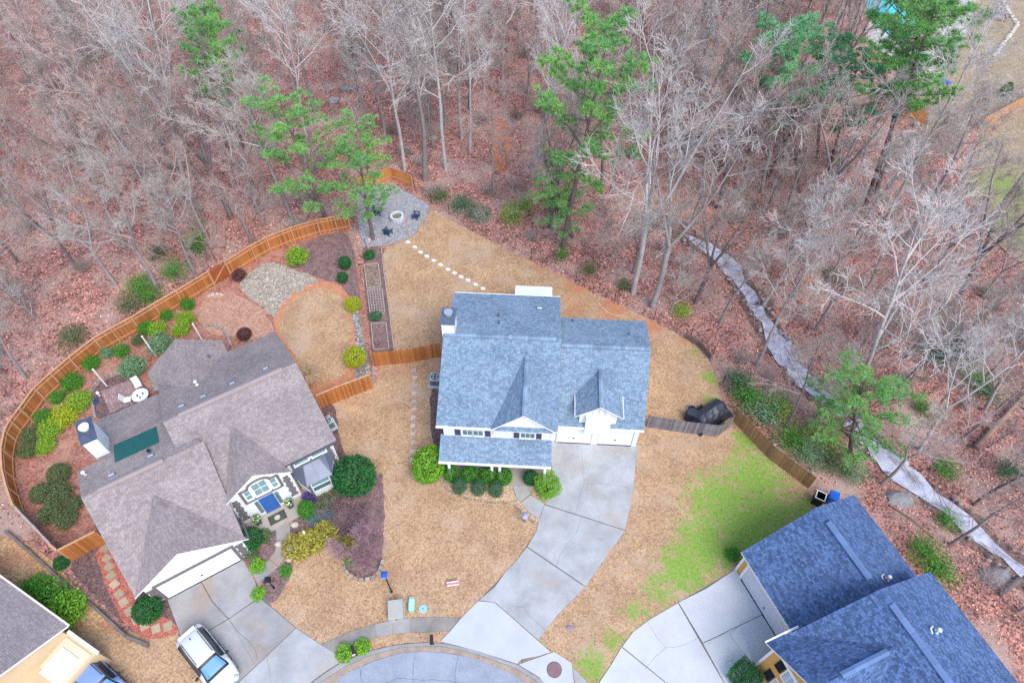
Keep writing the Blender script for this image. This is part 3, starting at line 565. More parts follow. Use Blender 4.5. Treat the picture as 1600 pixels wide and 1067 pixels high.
mb = MB().add([(9.72, 2.15, 3.0), (12.32, 2.15, 3.0), (12.32, 2.15, 4.7), (11.02, 2.15, 5.74), (9.72, 2.15, 4.7), (9.72, 3.8, 3.0), (12.32, 3.8, 3.0), (12.32, 3.8, 4.7), (11.02, 4.6, 5.74), (9.72, 3.8, 4.7)],
         [(0, 1, 2, 3, 4), (9, 8, 7, 6, 5), (0, 4, 9, 5), (1, 6, 7, 2)]); dwall = obj('dormer_wall', mb, white, HM)
obj('dormer_panel', MB().bb(10.15, 11.9, 1.82, 2.2, 2.2, 4.25), white, dwall)
mb = MB()
for k in range(13): pass
pts = [(11.02 + .42 * math.cos(math.pi * k / 12), 2.12, 4.72 + .42 * math.sin(math.pi * k / 12)) for k in range(13)]; mb.tube(pts, [.03] * 13, 6); mb.bb(10.6, 11.44, 2.08, 2.15, 4.25, 4.3).bb(10.58, 10.62, 2.1, 2.15, 4.3, 4.72).bb(11.42, 11.46, 2.1, 2.15, 4.3, 4.72).bb(11.0, 11.04, 2.1, 2.15, 4.3, 5.1); obj('arched_vent', mb, M('pale_trim', (.66, .69, .7), rough=.6), dwall)
for a, b, y in (((9.36, 1.75, 4.56), (9.36, 3.6, 4.56), 0), ((12.68, 1.75, 4.56), (12.68, 3.6, 4.56), 0)): gutter(HM, a, b, w=.09, h=.09)
garage_door(HM, 8.25, 10.8, 2.28, 2.2); garage_door(HM, 11.3, 13.8, 2.28, 2.2)
obj('pillar', MB().bb(10.82, 11.28, 2.2, 2.3, 0, 2.8), white, HM); obj('pillar', MB().bb(13.82, 14.15, 2.16, 2.34, 0, 2.8), white, HM)
obj('corner_board', MB().bb(7.72, 7.86, .41, .5, 0, 5.2), trimw, HM); obj('downpipe', MB().tube([(8.3, 1.98, 2.75), (8.3, 2.2, 2.4), (8.3, 2.2, .1)], [.05] * 3, 8), trimw, HM); obj('downpipe', MB().tube([(3.82, .0, 5.3), (3.82, .38, 5.0), (3.82, .38, 3.9)], [.05] * 3, 8), trimw, HM)
gutter(HM, (0, -.05, 5.32), (3.7, -.05, 5.32)); gutter(HM, (8.2, 1.85, 2.82), (10.1, 1.85, 2.82)); gutter(HM, (11.95, 1.85, 2.82), (14.35, 1.85, 2.82)); gutter(HM, (0, 11.9, 5.32), (8.15, 11.9, 5.32))
for x0, x1 in ((1.68, 2.32), (2.42, 3.06)): window(HM, x0, x1, 3.62, 4.9, .44)
for x0, x1 in ((1.14, 1.52), (3.22, 3.6), (5.2, 5.56), (6.74, 7.1)): shutter(HM, x0, x1, 3.57, 4.95, .44)
window(HM, 5.68, 6.62, 3.62, 4.9, .44, nx=3)
rP = roof(HM, [[(.1, -1.2, 2.65), (7.85, -1.2, 2.65), (7.85, .5, 3.42), (.1, .5, 3.42)]], ubM, rfM, trimw, name='porch_roof'); gutter(HM, (.1, -1.26, 2.58), (7.85, -1.26, 2.58))
obj('porch_floor', MB().bb(.3, 7.75, -1.55, .45, 0, .14), M('porch_concrete', (.40, .35, .30), (.34, .29, .25), scale=1.2, rough=.9), HM)
for x in (.75, 3.75, 4.3, 7.45):
    p = obj('porch_post', MB().bb(x - .09, x + .09, -1.12, -.94, .14, 2.6), trimw, HM); obj('post_base', MB().bb(x - .13, x + .13, -1.16, -.9, .14, .3), trimw, p)
for x in (1.7, 3.0, 5.6): window(HM, x - .4, x + .4, .8, 2.3, .44)
fd = obj('front_door', MB().bb(6.3, 7.2, .38, .44, .14, 2.25), navy, HM); obj('door_knob', MB().cyl((7.1, .34, 1.15), .035, .07, 8), M('brass', (.5, .36, .12), rough=.3, metal=1), fd)
ch = obj('chimney', MB().bb(-.08, .78, 5.95, 7.25, 0, 8.85), white, HM); obj('chimney_cap', MB().bb(-.16, .86, 5.87, 7.33, 8.85, 8.97), M('cap_blue_grey', (.14, .18, .25), (.11, .14, .2), scale=3, rough=.5, metal=.3), ch)
obj('flue', MB().cyl((.35, 6.75, 8.97), .25, .18, 20).cyl((.35, 6.75, 9.15), .31, .06, 20), M('flue_steel', (.55, .56, .58), rough=.4, metal=.6), ch)
zb = lambda y: 7.75 - (y - 5.92) * g1
for x, y in ((3.65, 8.6), (3.75, 7.6)): pipe_vent(HM, (x, y, zb(y)), .45, .06)
zg = lambda y: 7.0 - (y - 6.0) * (1.6 / 3.8)
for x, y in ((9.1, 9.35), (13.1, 7.75)): pipe_vent(HM, (x, y, zg(y)), .3, .055)
box_vent(HM, (6.6, 9.9, zb(9.9)))
# patio cover behind
pc = thing('patio_cover', 'flat pale patio cover on posts behind the blue-grey roof', 'patio cover', (-5.09, 23.3, 0), R(-3.2)); q0 = 11.9
obj('cover_panel', MB().bb(4.55, 7.6, 12.05, 15.15, 2.75, 2.87), M('cover_white', (.70, .76, .76), (.62, .69, .70), scale=.8, rough=.5), pc)
for x in (4.7, 7.45): obj('post', MB().bb(x - .06, x + .06, 14.9, 15.02, 0, 2.75), trimw, pc)
for k in range(4): obj('beam', MB().bb(4.55 + k * .98, 4.63 + k * .98, 12.05, 15.1, 2.6, 2.75), trimw, pc)

# ---- the taupe roofed house
HL = thing('taupe_roof_house', 'white house with weathered taupe roof, garage gable and blue front door', 'house', (-22.23, 13.7, 0), R(31.7))
dg = M('dark_gutter', (.10, .10, .12), rough=.5)
mb = MB(); wallprism(mb, 4.9, 13.2, 2.78, 14.3, 0, 3.9, 'x', 6.3, 8.1, 2.95); obj('wall', mb, white, HL)
mb = MB(); wallprism(mb, -.55, 5.6, 0, 9.0, 0, 2.6, None); obj('garage_wall', mb, white, HL)
obj('sunroom_wall', MB().bb(0, 4.6, 8.5, 13.5, 0, 2.55), white, HL); obj('breakfast_wall', MB().bb(4.2, 9.2, 13.0, 15.8, 0, 2.7), white, HL)
obj('side_wall', MB().add([(-.9, .3, 2.5), (-.9, 8.4, 2.5), (-1.0, 8.4, 4.6), (-1.0, 5.7, 5.7)] + [(-.4, .3, 2.5), (-.4, 8.4, 2.5), (-.4, 8.4, 4.6), (-.4, 5.7, 5.7)], [(0, 3, 2, 1), (4, 5, 6, 7), (0, 4, 7, 3), (3, 7, 6, 2), (2, 6, 5, 1), (1, 5, 4, 0)]), white, HL)
rL = roof(HL, [[(4.6, 2.5, 4.0), (13.62, 2.5, 4.0), (13.5, 8.1, 6.5), (4.4, 8.1, 6.5)], [(13.37, 14.65, 3.0), (4.3, 14.65, 3.0), (4.4, 8.1, 6.5), (13.5, 8.1, 6.5)]], ubL, rfL, dg)
ridge(rL, (5.4, 8.1, 6.55), (12.5, 8.1, 6.55), M('ridge_taupe', (.30, .25, .24), island=.06, rough=.9), w=.2, seg=1.2, drop=.08, lift=.08)
rW = roof(HL, [[(-.95, -.4, 2.7), (2.3, 4.1, 5.134), (5.9, -.4, 2.7), (6.2, 5.7, 6.0), (-1.35, 5.7, 6.0)], [(4.55, 13.85, 2.7), (-.3, 13.85, 2.7), (-.3, 8.65, 4.8), (-1.6, 8.65, 4.8), (-1.35, 5.7, 6.0), (6.0, 5.7, 6.0)]], ubL, rfL, dg, name='wing_roof')
ridge(rW, (-.35, 5.7, 6.05), (3.6, 5.7, 6.05), MATS['ridge_taupe'], w=.2, seg=1.2, drop=.08, lift=.08)
rE = roof(HL, [[(5.72, 1.88, 3.95), (8.05, 1.88, 5.65), (8.05, 6.25, 5.65)], [(10.2, 1.88, 3.95), (8.05, 6.25, 5.65), (8.05, 1.88, 5.65)]], ubL, rfL, trimw, name='entry_gable_roof', thick=.12)
rK = roof(HL, [[(-.98, -.42, 2.75), (2.5, -.42, 5.2), (2.3, 4.25, 5.2)], [(6.1, -.42, 2.75), (2.3, 4.25, 5.2), (2.5, -.42, 5.2)]], ubL, rfL, trimw, name='garage_gable_roof', thick=.12)
rB = roof(HL, [[(3.85, 14.2, 2.75), (3.85, 16.15, 2.75), (6.72, 16.05, 5.0), (6.72, 10.9, 5.0)], [(9.55, 16.25, 2.75), (9.55, 14.7, 2.75), (6.72, 10.9, 5.0), (6.72, 16.05, 5.0)]], ubL, rfL, dg, name='back_gable_roof', thick=.12)
obj('entry_gable_wall', MB().add([(5.85, 2.18, 0), (10.02, 2.18, 0), (10.02, 2.18, 3.85), (8.0, 2.18, 5.42), (5.85, 2.18, 3.85), (5.85, 3.2, 0), (10.02, 3.2, 0), (10.02, 3.2, 3.85), (8.0, 3.2, 5.42), (5.85, 3.2, 3.85)],
    [(0, 1, 2, 3, 4), (9, 8, 7, 6, 5), (0, 4, 9, 5), (1, 6, 7, 2)]), white, HL)
obj('garage_gable_wall', MB().add([(-.6, -.02, 2.4), (5.65, -.02, 2.4), (5.65, -.02, 2.8), (2.5, -.02, 5.0), (-.6, -.02, 2.65), (-.6, .4, 2.4), (5.65, .4, 2.4), (5.65, .4, 2.8), (2.5, .4, 5.0), (-.6, .4, 2.65)],
    [(0, 1, 2, 3, 4), (9, 8, 7, 6, 5), (0, 4, 9, 5), (1, 6, 7, 2)]), white, HL)
obj('gable_bar', MB().bb(1.75, 3.05, -.12, -.04, 4.52, 4.6), greyt, HL)
garage_door(HL, .1, 4.85, -.04, 2.15, npan=8, trim=greyt)
def quoins(x, y, z0, z1, s):
    n = int((z1 - z0) / .36)
    for k in range(n): obj('quoin', MB().bb(x - (.17 if k % 2 else .24), x + (.17 if k % 2 else .24), y - .05, y, z0 + k * .36, z0 + k * .36 + .26), greyt, HL)
quoins(-.3, -.02, .3, 2.2, 1); quoins(5.3, -.02, .3, 2.2, 1); quoins(6.2, 2.17, .6, 3.8, 1); quoins(9.65, 2.17, .6, 3.8, 1); quoins(12.9, 2.77, .4, 3.7, 1)
glt = M('window_teal', (.20, .34, .35), rough=.08, spec=.9)
window(HL, 7.55, 8.45, 2.75, 4.3, 2.16, glass=glt, nx=2, nz=2, fw=.1); window(HL, 6.95, 7.3, 2.75, 3.9, 2.16, glass=glt, nx=1, nz=2); window(HL, 8.7, 9.05, 2.75, 3.9, 2.16, glass=glt, nx=1, nz=2)
mb = MB().bb(6.68, 6.82, 2.06, 2.17, 2.6, 4.1).bb(9.18, 9.32, 2.06, 2.17, 2.6, 4.1).bb(6.68, 9.32, 2.05, 2.17, 2.48, 2.6).bb(6.82, 7.3, 2.06, 2.17, 4.0, 4.1).bb(8.7, 9.18, 2.06, 2.17, 4.0, 4.1)
mb.tube([(8.0 + .75 * math.cos(math.pi * k / 14), 2.1, 4.05 + .55 * math.sin(math.pi * k / 14)) for k in range(15)], [.075] * 15, 6); obj('arched_surround', mb, greyt, HL)
for x in (10.5, 11.75): window(HL, x, x + .95, 3.0, 3.6, 2.76, glass=glt, nx=1, nz=1, fw=.09)
obj('window_surround', MB().bb(10.22, 10.4, 2.68, 2.77, 2.75, 3.8).bb(12.82, 13.0, 2.68, 2.77, 2.75, 3.8).bb(10.4, 12.82, 2.68, 2.77, 2.72, 2.84), greyt, HL)
# bay window
bay = link('bay_window', None, HL); BP = [(10.15, 2.8), (10.75, 1.5), (12.25, 1.45), (12.95, 2.8)]
obj('bay_base', MB().prism(BP, 0, .75), white, bay); obj('bay_head', MB().prism(BP, 2.15, 2.35), greyt, bay)
for (xa, ya), (xb, yb) in zip(BP, BP[1:]):
    a, b = Vector((xa, ya, 0)), Vector((xb, yb, 0)); d = (b - a).normalized(); L = (b - a).length; ang = math.atan2(d.y, d.x); c = link('bay_sash', None, bay, a, ang)
    obj('frame', MB().bb(.05, L - .05, -.03, .04, .75, .85).bb(.05, L - .05, -.03, .04, 2.05, 2.15).bb(.05, .15, -.03, .04, .85, 2.05).bb(L - .15, L - .05, -.03, .04, .85, 2.05).bb(.15, L - .15, -.03, .04, 1.42, 1.5), trimw, c)
    obj('pane', MB().bb(.15, L - .15, 0, .02, .85, 1.42), pane, c); obj('pane', MB().bb(.15, L - .15, 0, .02, 1.5, 2.05), glt, c)
    obj('corner_post', MB().cyl((0, 0, 0), .09, 2.2, 8), greyt, c)
RP = [(9.85, 2.82), (10.6, 1.28), (12.4, 1.22), (13.2, 2.82)]; tp = [(10.55, 2.82), (10.95, 2.5), (12.1, 2.48), (12.55, 2.82)]
mb = MB(); mb.add([(x, y, 2.35) for x, y in RP] + [(x, y, 2.95) for x, y in tp], [(0, 1, 5, 4), (1, 2, 6, 5), (2, 3, 7, 6), (4, 5, 6, 7), (3, 2, 1, 0)])
mt = M('standing_seam', (.17, .19, .24), (.14, .16, .2), scale=1, rough=.45, metal=.5); br = obj('bay_roof', mb, mt, bay)
for (a, b, t0, t1) in ((0, 1, 4, 5), (1, 2, 5, 6), (2, 3, 6, 7)):
    for s in ((.0, .5) if b == 2 else (0.0,)):
        v = [Vector(q) for q in mb.v]; p = v[a].lerp(v[b], s); q = v[t0].lerp(v[t1], s); obj('seam', MB().bar(p + Vector((0, 0, .03)), q + Vector((0, 0, .03)), .03, .05), mt, br)
# entry
obj('porch_slab', MB().bb(5.9, 10.2, .75, 2.18, 0, .12), M('porch_tan', (.44, .40, .34), (.38, .34, .29), scale=1.5, rough=.9), HL)
d = obj('front_door', MB().bb(7.45, 8.45, 2.08, 2.17, .12, 2.2), M('door_blue', (.03, .13, .42), (.025, .11, .36), scale=2, rough=.4, spec=.5), HL)
for z0_ in (.35, 1.0, 1.6): obj('door_panel', MB().bb(7.6, 7.9, 2.06, 2.08, z0_, z0_ + .45).bb(8.0, 8.3, 2.06, 2.08, z0_, z0_ + .45), MATS['door_blue'], d)
obj('sidelight', MB().bb(7.15, 7.38, 2.1, 2.17, .5, 2.1), pane, HL); obj('sidelight', MB().bb(8.52, 8.75, 2.1, 2.17, .5, 2.1), pane, HL)
lc = obj('chimney', MB().bb(-.4, .45, 9.15, 10.95, 0, 6.5), white, HL); obj('chimney_cap', MB().bb(-.47, .52, 9.08, 11.02, 6.5, 6.6), M('cap_dark', (.10, .12, .17), (.15, .18, .24), scale=2, rough=.4, metal=.5), lc)
obj('flue', MB().cyl((.02, 10.2, 6.6), .26, .14, 20).cyl((.02, 10.2, 6.78), .33, .05, 20).cyl((.02, 10.2, 6.72), .1, .1, 8), M('flue_white', (.68, .70, .72), rough=.4), lc)
zw = lambda y: 6.0 - (y - 5.7) * .405
x0, x1, y0, y1 = .72, 3.55, 7.75, 9.75
mb = MB()
n = 12
for i in range(n):
    xa, xb = x0 + (x1 - x0) * i / n, x0 + (x1 - x0) * (i + 1) / n; vs = []
    for x in (xa, xb):
        for y in (y0, (y0 + y1) / 2, y1): vs.append((x, y, zw(y) + .03 + rng.uniform(0, .018)))
    mb.add(vs, [(0, 3, 4, 1), (1, 4, 5, 2)])
obj('roof_tarp', mb, M('green_tarp', (.02, .135, .125), (.018, .11, .105), scale=2, rough=.6), HL)
zl = lambda y: 6.5 - (y - 8.1) * (3.5 / 6.55)
for x, y, zz in ((.5, 6.53, zw), (2.92, 6.66, zw)): box_vent(HL, (x, y, zz(y)), -.38)
for x in (5.69, 7.16, 9.16, 11.54): box_vent(HL, (x, 9.1, zl(9.1)), -.45)
pipe_vent(HL, (2.9, 7.1, zw(7.1)), .25, .07, cap=blackm); pipe_vent(HL, (-1.1, 7.9, zw(7.9)), .3, .06, M('pvc', (.75, .77, .78), rough=.4), trimw); pipe_vent(HL, (6.95, 11.2, 5.0), .3, .06, MATS['pvc'], trimw); pipe_vent(HL, (8.3, 14.2, 3.8), .3, .06)
gutter(HL, (10.25, 2.44, 3.9), (13.6, 2.44, 3.9), dg); gutter(HL, (4.6, 2.44, 3.92), (5.7, 2.44, 3.92), dg); gutter(HL, (6.12, -.3, 2.66), (6.12, 1.6, 2.66), dg); obj('downpipe', MB().tube([(13.25, 2.6, 3.8), (13.25, 2.72, 3.5), (13.25, 2.72, .1)], [.05] * 3, 8), trimw, HL)

# ---- the slate-blue roofed house
HR = thing('slate_roof_house', 'orange-sided house with dark slate-blue shingle roofs beside the pale drive', 'house', (14.79, 15.64, 0), R(-67.5))
ora = M('orange_siding', (.68, .36, .10), (.62, .33, .095), scale=.8, rough=.7)
lav = M('pale_lavender_door', (.62, .60, .66), rough=.6)
mb = MB(); wallprism(mb, .1, 5.0, 0, 8.4, 0, 2.8, 'x', 5.5, 4.25); obj('garage_wall', mb, ora, HR)
mb = MB(); wallprism(mb, 5.54, 15, -1.3, 8.1, 0, 4.5, 'x', 7.1, 3.45); obj('wall', mb, ora, HR)
mb = MB(); wallprism(mb, 5.54, 10.7, -2.3, 0, 0, 4.5, 'y', 6.55, None, 8.1); obj('gable_wall', mb, ora, HR)
roof(HR, [[(-.15, -.35, 2.9), (5.3, -.35, 2.9), (5.3, 4.25, 5.7), (-.15, 4.25, 5.7)], [(5.3, 8.75, 2.9), (-.55, 8.75, 2.9), (-.15, 4.25, 5.7), (5.3, 4.25, 5.7)]], ubR, rfR, trimw, name='garage_roof')
rr = roof(HR, [[(5.2, -1.65, 4.6), (16, -1.65, 4.6), (16, 3.45, 7.3), (5.42, 3.45, 7.3)], [(16, 8.55, 4.6), (5.5, 8.55, 4.6), (5.42, 3.45, 7.3), (16, 3.45, 7.3)]], ubR, rfR, trimw)
ridge(rr, (6.3, 3.45, 7.36), (15.8, 3.45, 7.36), M('ridge_slate', (.115, .18, .33), island=.25, rough=.9), w=.19, seg=.8, drop=.08, lift=.07)
rq = roof(HR, [[(5.12, -2.8, 4.62), (8.1, -2.8, 6.83), (8.1, 2.5, 6.83), (5.12, -1.6, 4.62)], [(11.07, -2.8, 4.62), (11.07, -1.6, 4.62), (8.1, 2.5, 6.83), (8.1, -2.8, 6.83)]], ubR, rfR, trimw, name='gable_roof', thick=.14)
ridge(rq, (8.1, -1.1, 6.88), (8.1, 1.9, 6.88), MATS['ridge_slate'], w=.17, seg=.8, drop=.08, lift=.07)
rg = bpy.data.objects['garage_roof.001']; ridge(rg, (.9, 4.25, 5.76), (4.6, 4.25, 5.76), MATS['ridge_slate'], w=.19, seg=.8, drop=.08, lift=.07)
garage_door(HR, .75, 5.2, -.02, 2.3, npan=8, mat=lav); obj('door_trim', MB().bb(.55, .74, -.1, 0, 0, 2.55).bb(.74, 5.3, -.09, 0, 2.3, 2.5), trimw, HR)
obj('corner_board', MB().bb(5.45, 5.6, -2.36, -2.2, 0, 4.4), trimw, HR); obj('frieze', MB().bb(5.55, 10.7, -2.38, -2.3, 4.25, 4.5), trimw, HR)
obj('corner_board', MB().bb(.03, .18, -.08, .06, 0, 2.7), trimw, HR)
wb = M('window_blue', (.28, .42, .50), rough=.08, spec=.9)
for z0_ in (.7, 2.9):
    window(HR, 6.75, 7.65, z0_, z0_ + 1.25, -2.31, glass=wb, nx=3, nz=4); shutter(HR, 6.1, 6.6, z0_ - .05, z0_ + 1.3, -2.31, blackm)
pv = lambda y: 7.3 - (y - 3.45) * (2.7 / 5.1)
pipe_vent(HR, (8.3, 5.2, pv(5.2)), .4, .07, MATS['pvc'], trimw); pipe_vent(HR, (12.0, 5.6, pv(5.6)), .3, .06, None, M('vent_silver', (.5, .52, .52), rough=.4)); pipe_vent(HR, (13.6, 4.9, pv(4.9)), .3, .06, MATS['pvc'], trimw)
pipe_vent(HR, (4.9, 5.7, 5.7 - 1.45 * .62), .4, .07, MATS['pvc'], trimw)
for (x, y, z) in ((4.9, 5.7, 4.8), (8.3, 5.2, 6.4)): obj('vent_elbow', MB().tube([(x, y - .35, z + .15), (x - .25, y - .25, z + .2), (x - .3, y, z + .1)], [.05] * 3, 8, True), MATS['pvc'], HR)
gutter(HR, (5.07, -2.8, 4.55), (5.07, -.6, 4.55))
# ---- pinkish roofed house at the corner
c0 = G(105, 978, 2.9); c1 = G(0, 902, 2.9); an = math.atan2(c0.y - c1.y, c0.x - c1.x)
HW = thing('tan_house', 'tan house with pinkish grey shingle roof at the frame edge beside the green hedge', 'house', (c0.x, c0.y, 0), an)
ubW = M('roof_felt_pink', (.2, .17, .17), rough=.95)
mb = MB(); wallprism(mb, -16, -.35, -8.6, -.4, 0, 2.8, 'x', 4.9, -4.5); obj('wall', mb, M('tan_siding', (.62, .48, .30), (.56, .43, .27), scale=.8, rough=.7), HW)
rw = roof(HW, [[(-16, 0, 2.9), (0, 0, 2.9), (0, -4.5, 5.1), (-16, -4.5, 5.1)][::-1], [(-16, -9, 2.9), (0, -9, 2.9), (0, -4.5, 5.1), (-16, -4.5, 5.1)]], ubW, rfW, trimw)
ridge(rw, (-15.8, -4.5, 5.14), (-.1, -4.5, 5.14), rfW); gutter(HW, (-16, .07, 2.82), (0, .07, 2.82), M('cream_gutter', (.70, .64, .55), rough=.5))
obj('front_wing', MB().bb(-.35, 2.1, -7, -.25, 0, 1.9), MATS['tan_siding'], HW); obj('wing_cap', MB().bb(-.35, 2.2, -.34, -.14, 1.9, 2.0), trimw, HW); obj('wing_deck', MB().bb(-.2, 1.9, -2.4, -.5, 1.9, 1.95), M('cream_deck', (.66, .58, .42), rough=.7), HW)
obj('skylight', MB().bb(.1, 1.5, -2.6, -1.0, 1.955, 2.02), trimw, HW)
# ---------------------------------------------------------------- fences
def fence(name, label, px, h=1.8, wood=cedar, railmat=cedarR, side=1, pw=.14, gap=.004, group=None, cap=False, rails=(.35, 1.45), toff=0.0, world=None):
    """board fence along a ground line; side = +1 rails on the left of the walking direction"""
    P = world or GL(px); f = thing(name, label, 'fence', P[0], 0, group); o = P[0]
    pm = MB().add([(-pw / 2, -.011, 0), (pw / 2, -.011, 0), (pw / 2, .011, 0), (-pw / 2, .011, 0), (-pw / 2, -.011, h - .03), (pw / 2, -.011, h - .03), (pw / 2, .011, h - .03), (-pw / 2, .011, h - .03), (-pw / 4, -.011, h), (pw / 4, -.011, h), (pw / 4, .011, h), (-pw / 4, .011, h)],
        [(0, 1, 5, 4), (1, 2, 6, 5), (2, 3, 7, 6), (3, 0, 4, 7), (4, 5, 9, 8), (5, 6, 10, 9), (6, 7, 11, 10), (7, 4, 8, 11), (8, 9, 10, 11)]).mesh('picket', wood)
    n_p = 0; rest = MB(); first = True
    for a, b in zip(P, P[1:]):
        d = b - a; L = d.length; d.normalize(); ang = math.atan2(d.y, d.x); nrm = Vector((-d.y, d.x, 0)) * side; np_ = max(1, int(L / 2.4 + .5))
        for k in range(np_ + 1):
            if k == 0 and not first: continue
            q = a + d * (L * k / np_) + nrm * .06; obj('post', MB().box((q.x - o.x, q.y - o.y, h / 2), (.1, .1, h + .02), rz=ang), railmat, f)
        first = False
        for z in rails: obj('rail', MB().bar(a - o + nrm * .035 + Vector((0, 0, z)), b - o + nrm * .035 + Vector((0, 0, z)), .04, .09), railmat, f)
        if cap: obj('cap_rail', MB().bar(a - o + nrm * .02 + Vector((0, 0, h + .012)), b - o + nrm * .02 + Vector((0, 0, h + .012)), .14, .035), railmat, f)
        n = max(1, int(L / (pw + gap)))
        for k in range(n):
            q = a + d * (L * (k + .5) / n) - o
            if n_p < 300:
                pk = link('picket', pm, f, (q.x, q.y, rng.uniform(-.02, .015)), ang + rng.uniform(-.02, .02)); n_p += 1
            else: rest.box((q.x, q.y, h / 2), (pw, .022, h), rz=ang)
    if rest.v: obj('pickets', rest, wood, f, kind='stuff')
    return f
fence('board_fence', 'long curved stained cedar fence enclosing the taupe-roofed house backyard', [(336, 446), (287, 476), (253, 496), (219, 517), (188, 534), (162, 549), (125, 579), (97, 603), (72, 626), (50, 657), (36, 676), (28, 692), (23, 720), (25, 751), (32, 778), (42, 806)], cap=True, side=1)
fence('board_fence', 'cedar fence with pale rails running from the gate to the pine tree', [(548, 357), (528, 361), (501, 366), (461, 378), (424, 393), (400, 406), (361, 431)], cap=True, side=1)
fence('board_fence', 'weathered grey-topped fence behind the dark evergreen shrubs by the house wing', [(42, 807), (70, 836), (98, 865)], wood=greywood, railmat=timber, cap=True, side=1, h=1.5)
fence('board_fence', 'short cedar fence closing the gap beside the red stepping path', [(98, 866), (111, 876), (167, 847)], cap=True, side=1)
fence('board_fence', 'cedar fence between the small lawn and the wall of the taupe-roofed house', [(502, 638), (540, 622), (583, 606)], cap=True, side=1)
fence('board_fence', 'orange cedar fence joining the blue-grey roofed house to the garden beds', [(585, 572), (636, 567), (690, 557)], side=1)
fence('board_fence', 'weathered grey fence beside the driveway garage and black tarp', [(1010, 667), (1062, 675), (1120, 682), (1140, 667)], wood=greywood, railmat=greywood, side=1, h=1.6)
fence('board_fence', 'tan picket fence running down to the blue and black bins', [(1143, 655), (1172, 686), (1202, 717), (1262, 762)], wood=brownwood, railmat=brownwood, side=1, h=1.7)
fence('board_fence', 'pale cedar fence at the back corner of the gravel fire pit patio', [(561, 292), (588, 290), (611, 279), (645, 292)], wood=M('new_cedar', (.62, .27, .08), (.52, .22, .06), scale=1.5, objr=.2, rough=.8, squash=(5, 5, .8)), side=-1, h=1.4)
fence('board_fence', 'orange fence below the pool deck among the pines', [(1386, 160), (1412, 186), (1446, 196)], wood=M('orange_fence', (.60, .24, .06), (.5, .2, .05), scale=1.2, objr=.2, rough=.8), railmat=cedarR, h=1.9)
fence('board_fence', 'pale orange fence crossing the tan pool yard near the frame edge', [(1528, 205), (1560, 188), (1600, 166), (1650, 140)], wood=M('pale_orange_fence', (.56, .30, .14), (.48, .25, .12), scale=1.2, objr=.15, rough=.8), railmat=cedarR, h=1.8)
# gate
ga, gb = G(336, 446), G(361, 431); gt = thing('garden_gate', 'dark cedar gate with diagonal brace in the curved backyard fence', 'gate', ga, math.atan2(gb.y - ga.y, gb.x - ga.x)); gl = (gb - ga).length
gm = M('gate_cedar', (.36, .10, .03), (.28, .08, .025), scale=2, rough=.75)
for k in range(8): obj('board', MB().bb(gl * k / 8 + .005, gl * (k + 1) / 8 - .005, -.01, .012, .04, 1.75), gm, gt)
obj('gate_brace', MB().bar((.05, -.04, .3), (gl - .05, -.04, 1.6), .03, .1), cedarR, gt); obj('gate_rail', MB().bb(.02, gl - .02, -.05, -.012, 1.55, 1.65), gm, gt); obj('gate_rail', MB().bb(.02, gl - .02, -.05, -.012, .22, .32), gm, gt)
# wire fence round the back lawn
WP = GL([(648, 296), (674, 318), (702, 335), (760, 368), (830, 404), (900, 440), (960, 470), (1022, 498), (1078, 528), (1112, 558), (1128, 600), (1134, 640)])
wf = thing('wire_fence', 'thin dark post-and-wire fence between the back lawn and the woods', 'fence', WP[0]); o0 = WP[0]
for a, b in zip(WP, WP[1:]):
    n = max(1, int((b - a).length / 2.6))
    for k in range(n):
        q = a.lerp(b, k / n) - o0; obj('post', MB().cyl((q.x, q.y, -.05), .035, 1.35, 6), M('post_dark', (.07, .05, .045), rough=.8), wf)
    for z in (.3, .6, .9, 1.2): obj('wire', MB().bar(a - o0 + Vector((0, 0, z)), b - o0 + Vector((0, 0, z)), .012, .012), M('wire_dark', (.05, .05, .05), rough=.6), wf)
fence('plank_barrier', 'low brown plank barrier at the corner of the back lawn', [(1070, 527), (1092, 541), (1110, 562)], wood=M('rough_plank', (.30, .19, .12), (.22, .13, .09), scale=1.5, objr=.2, rough=.9), railmat=barkD, h=.7, rails=(.2, .5), side=-1)
# long timber edging beside the dark mulch
tb = thing('timber_edging', 'long weathered timber edging separating the dark mulch from the dry yard', 'timber edging', G(15, 832)); o0 = G(15, 832)
TP = GL([(12, 832), (45, 860), (95, 905), (148, 948), (200, 996), (234, 1010)])
for a, b in zip(TP, TP[1:]):
    n = max(1, int((b - a).length / 2.4))
    for k in range(n):
        p, q = a.lerp(b, k / n), a.lerp(b, (k + .98) / n)
        for j in range(2): obj('timber', MB().bar(p - o0 + Vector((0, 0, .1 + j * .19)), q - o0 + Vector((0, 0, .1 + j * .19 + rng.uniform(-.02, .02))), .18, .18), M('old_sleeper', (.16, .135, .125), (.23, .19, .17), scale=2, rough=.95), tb)
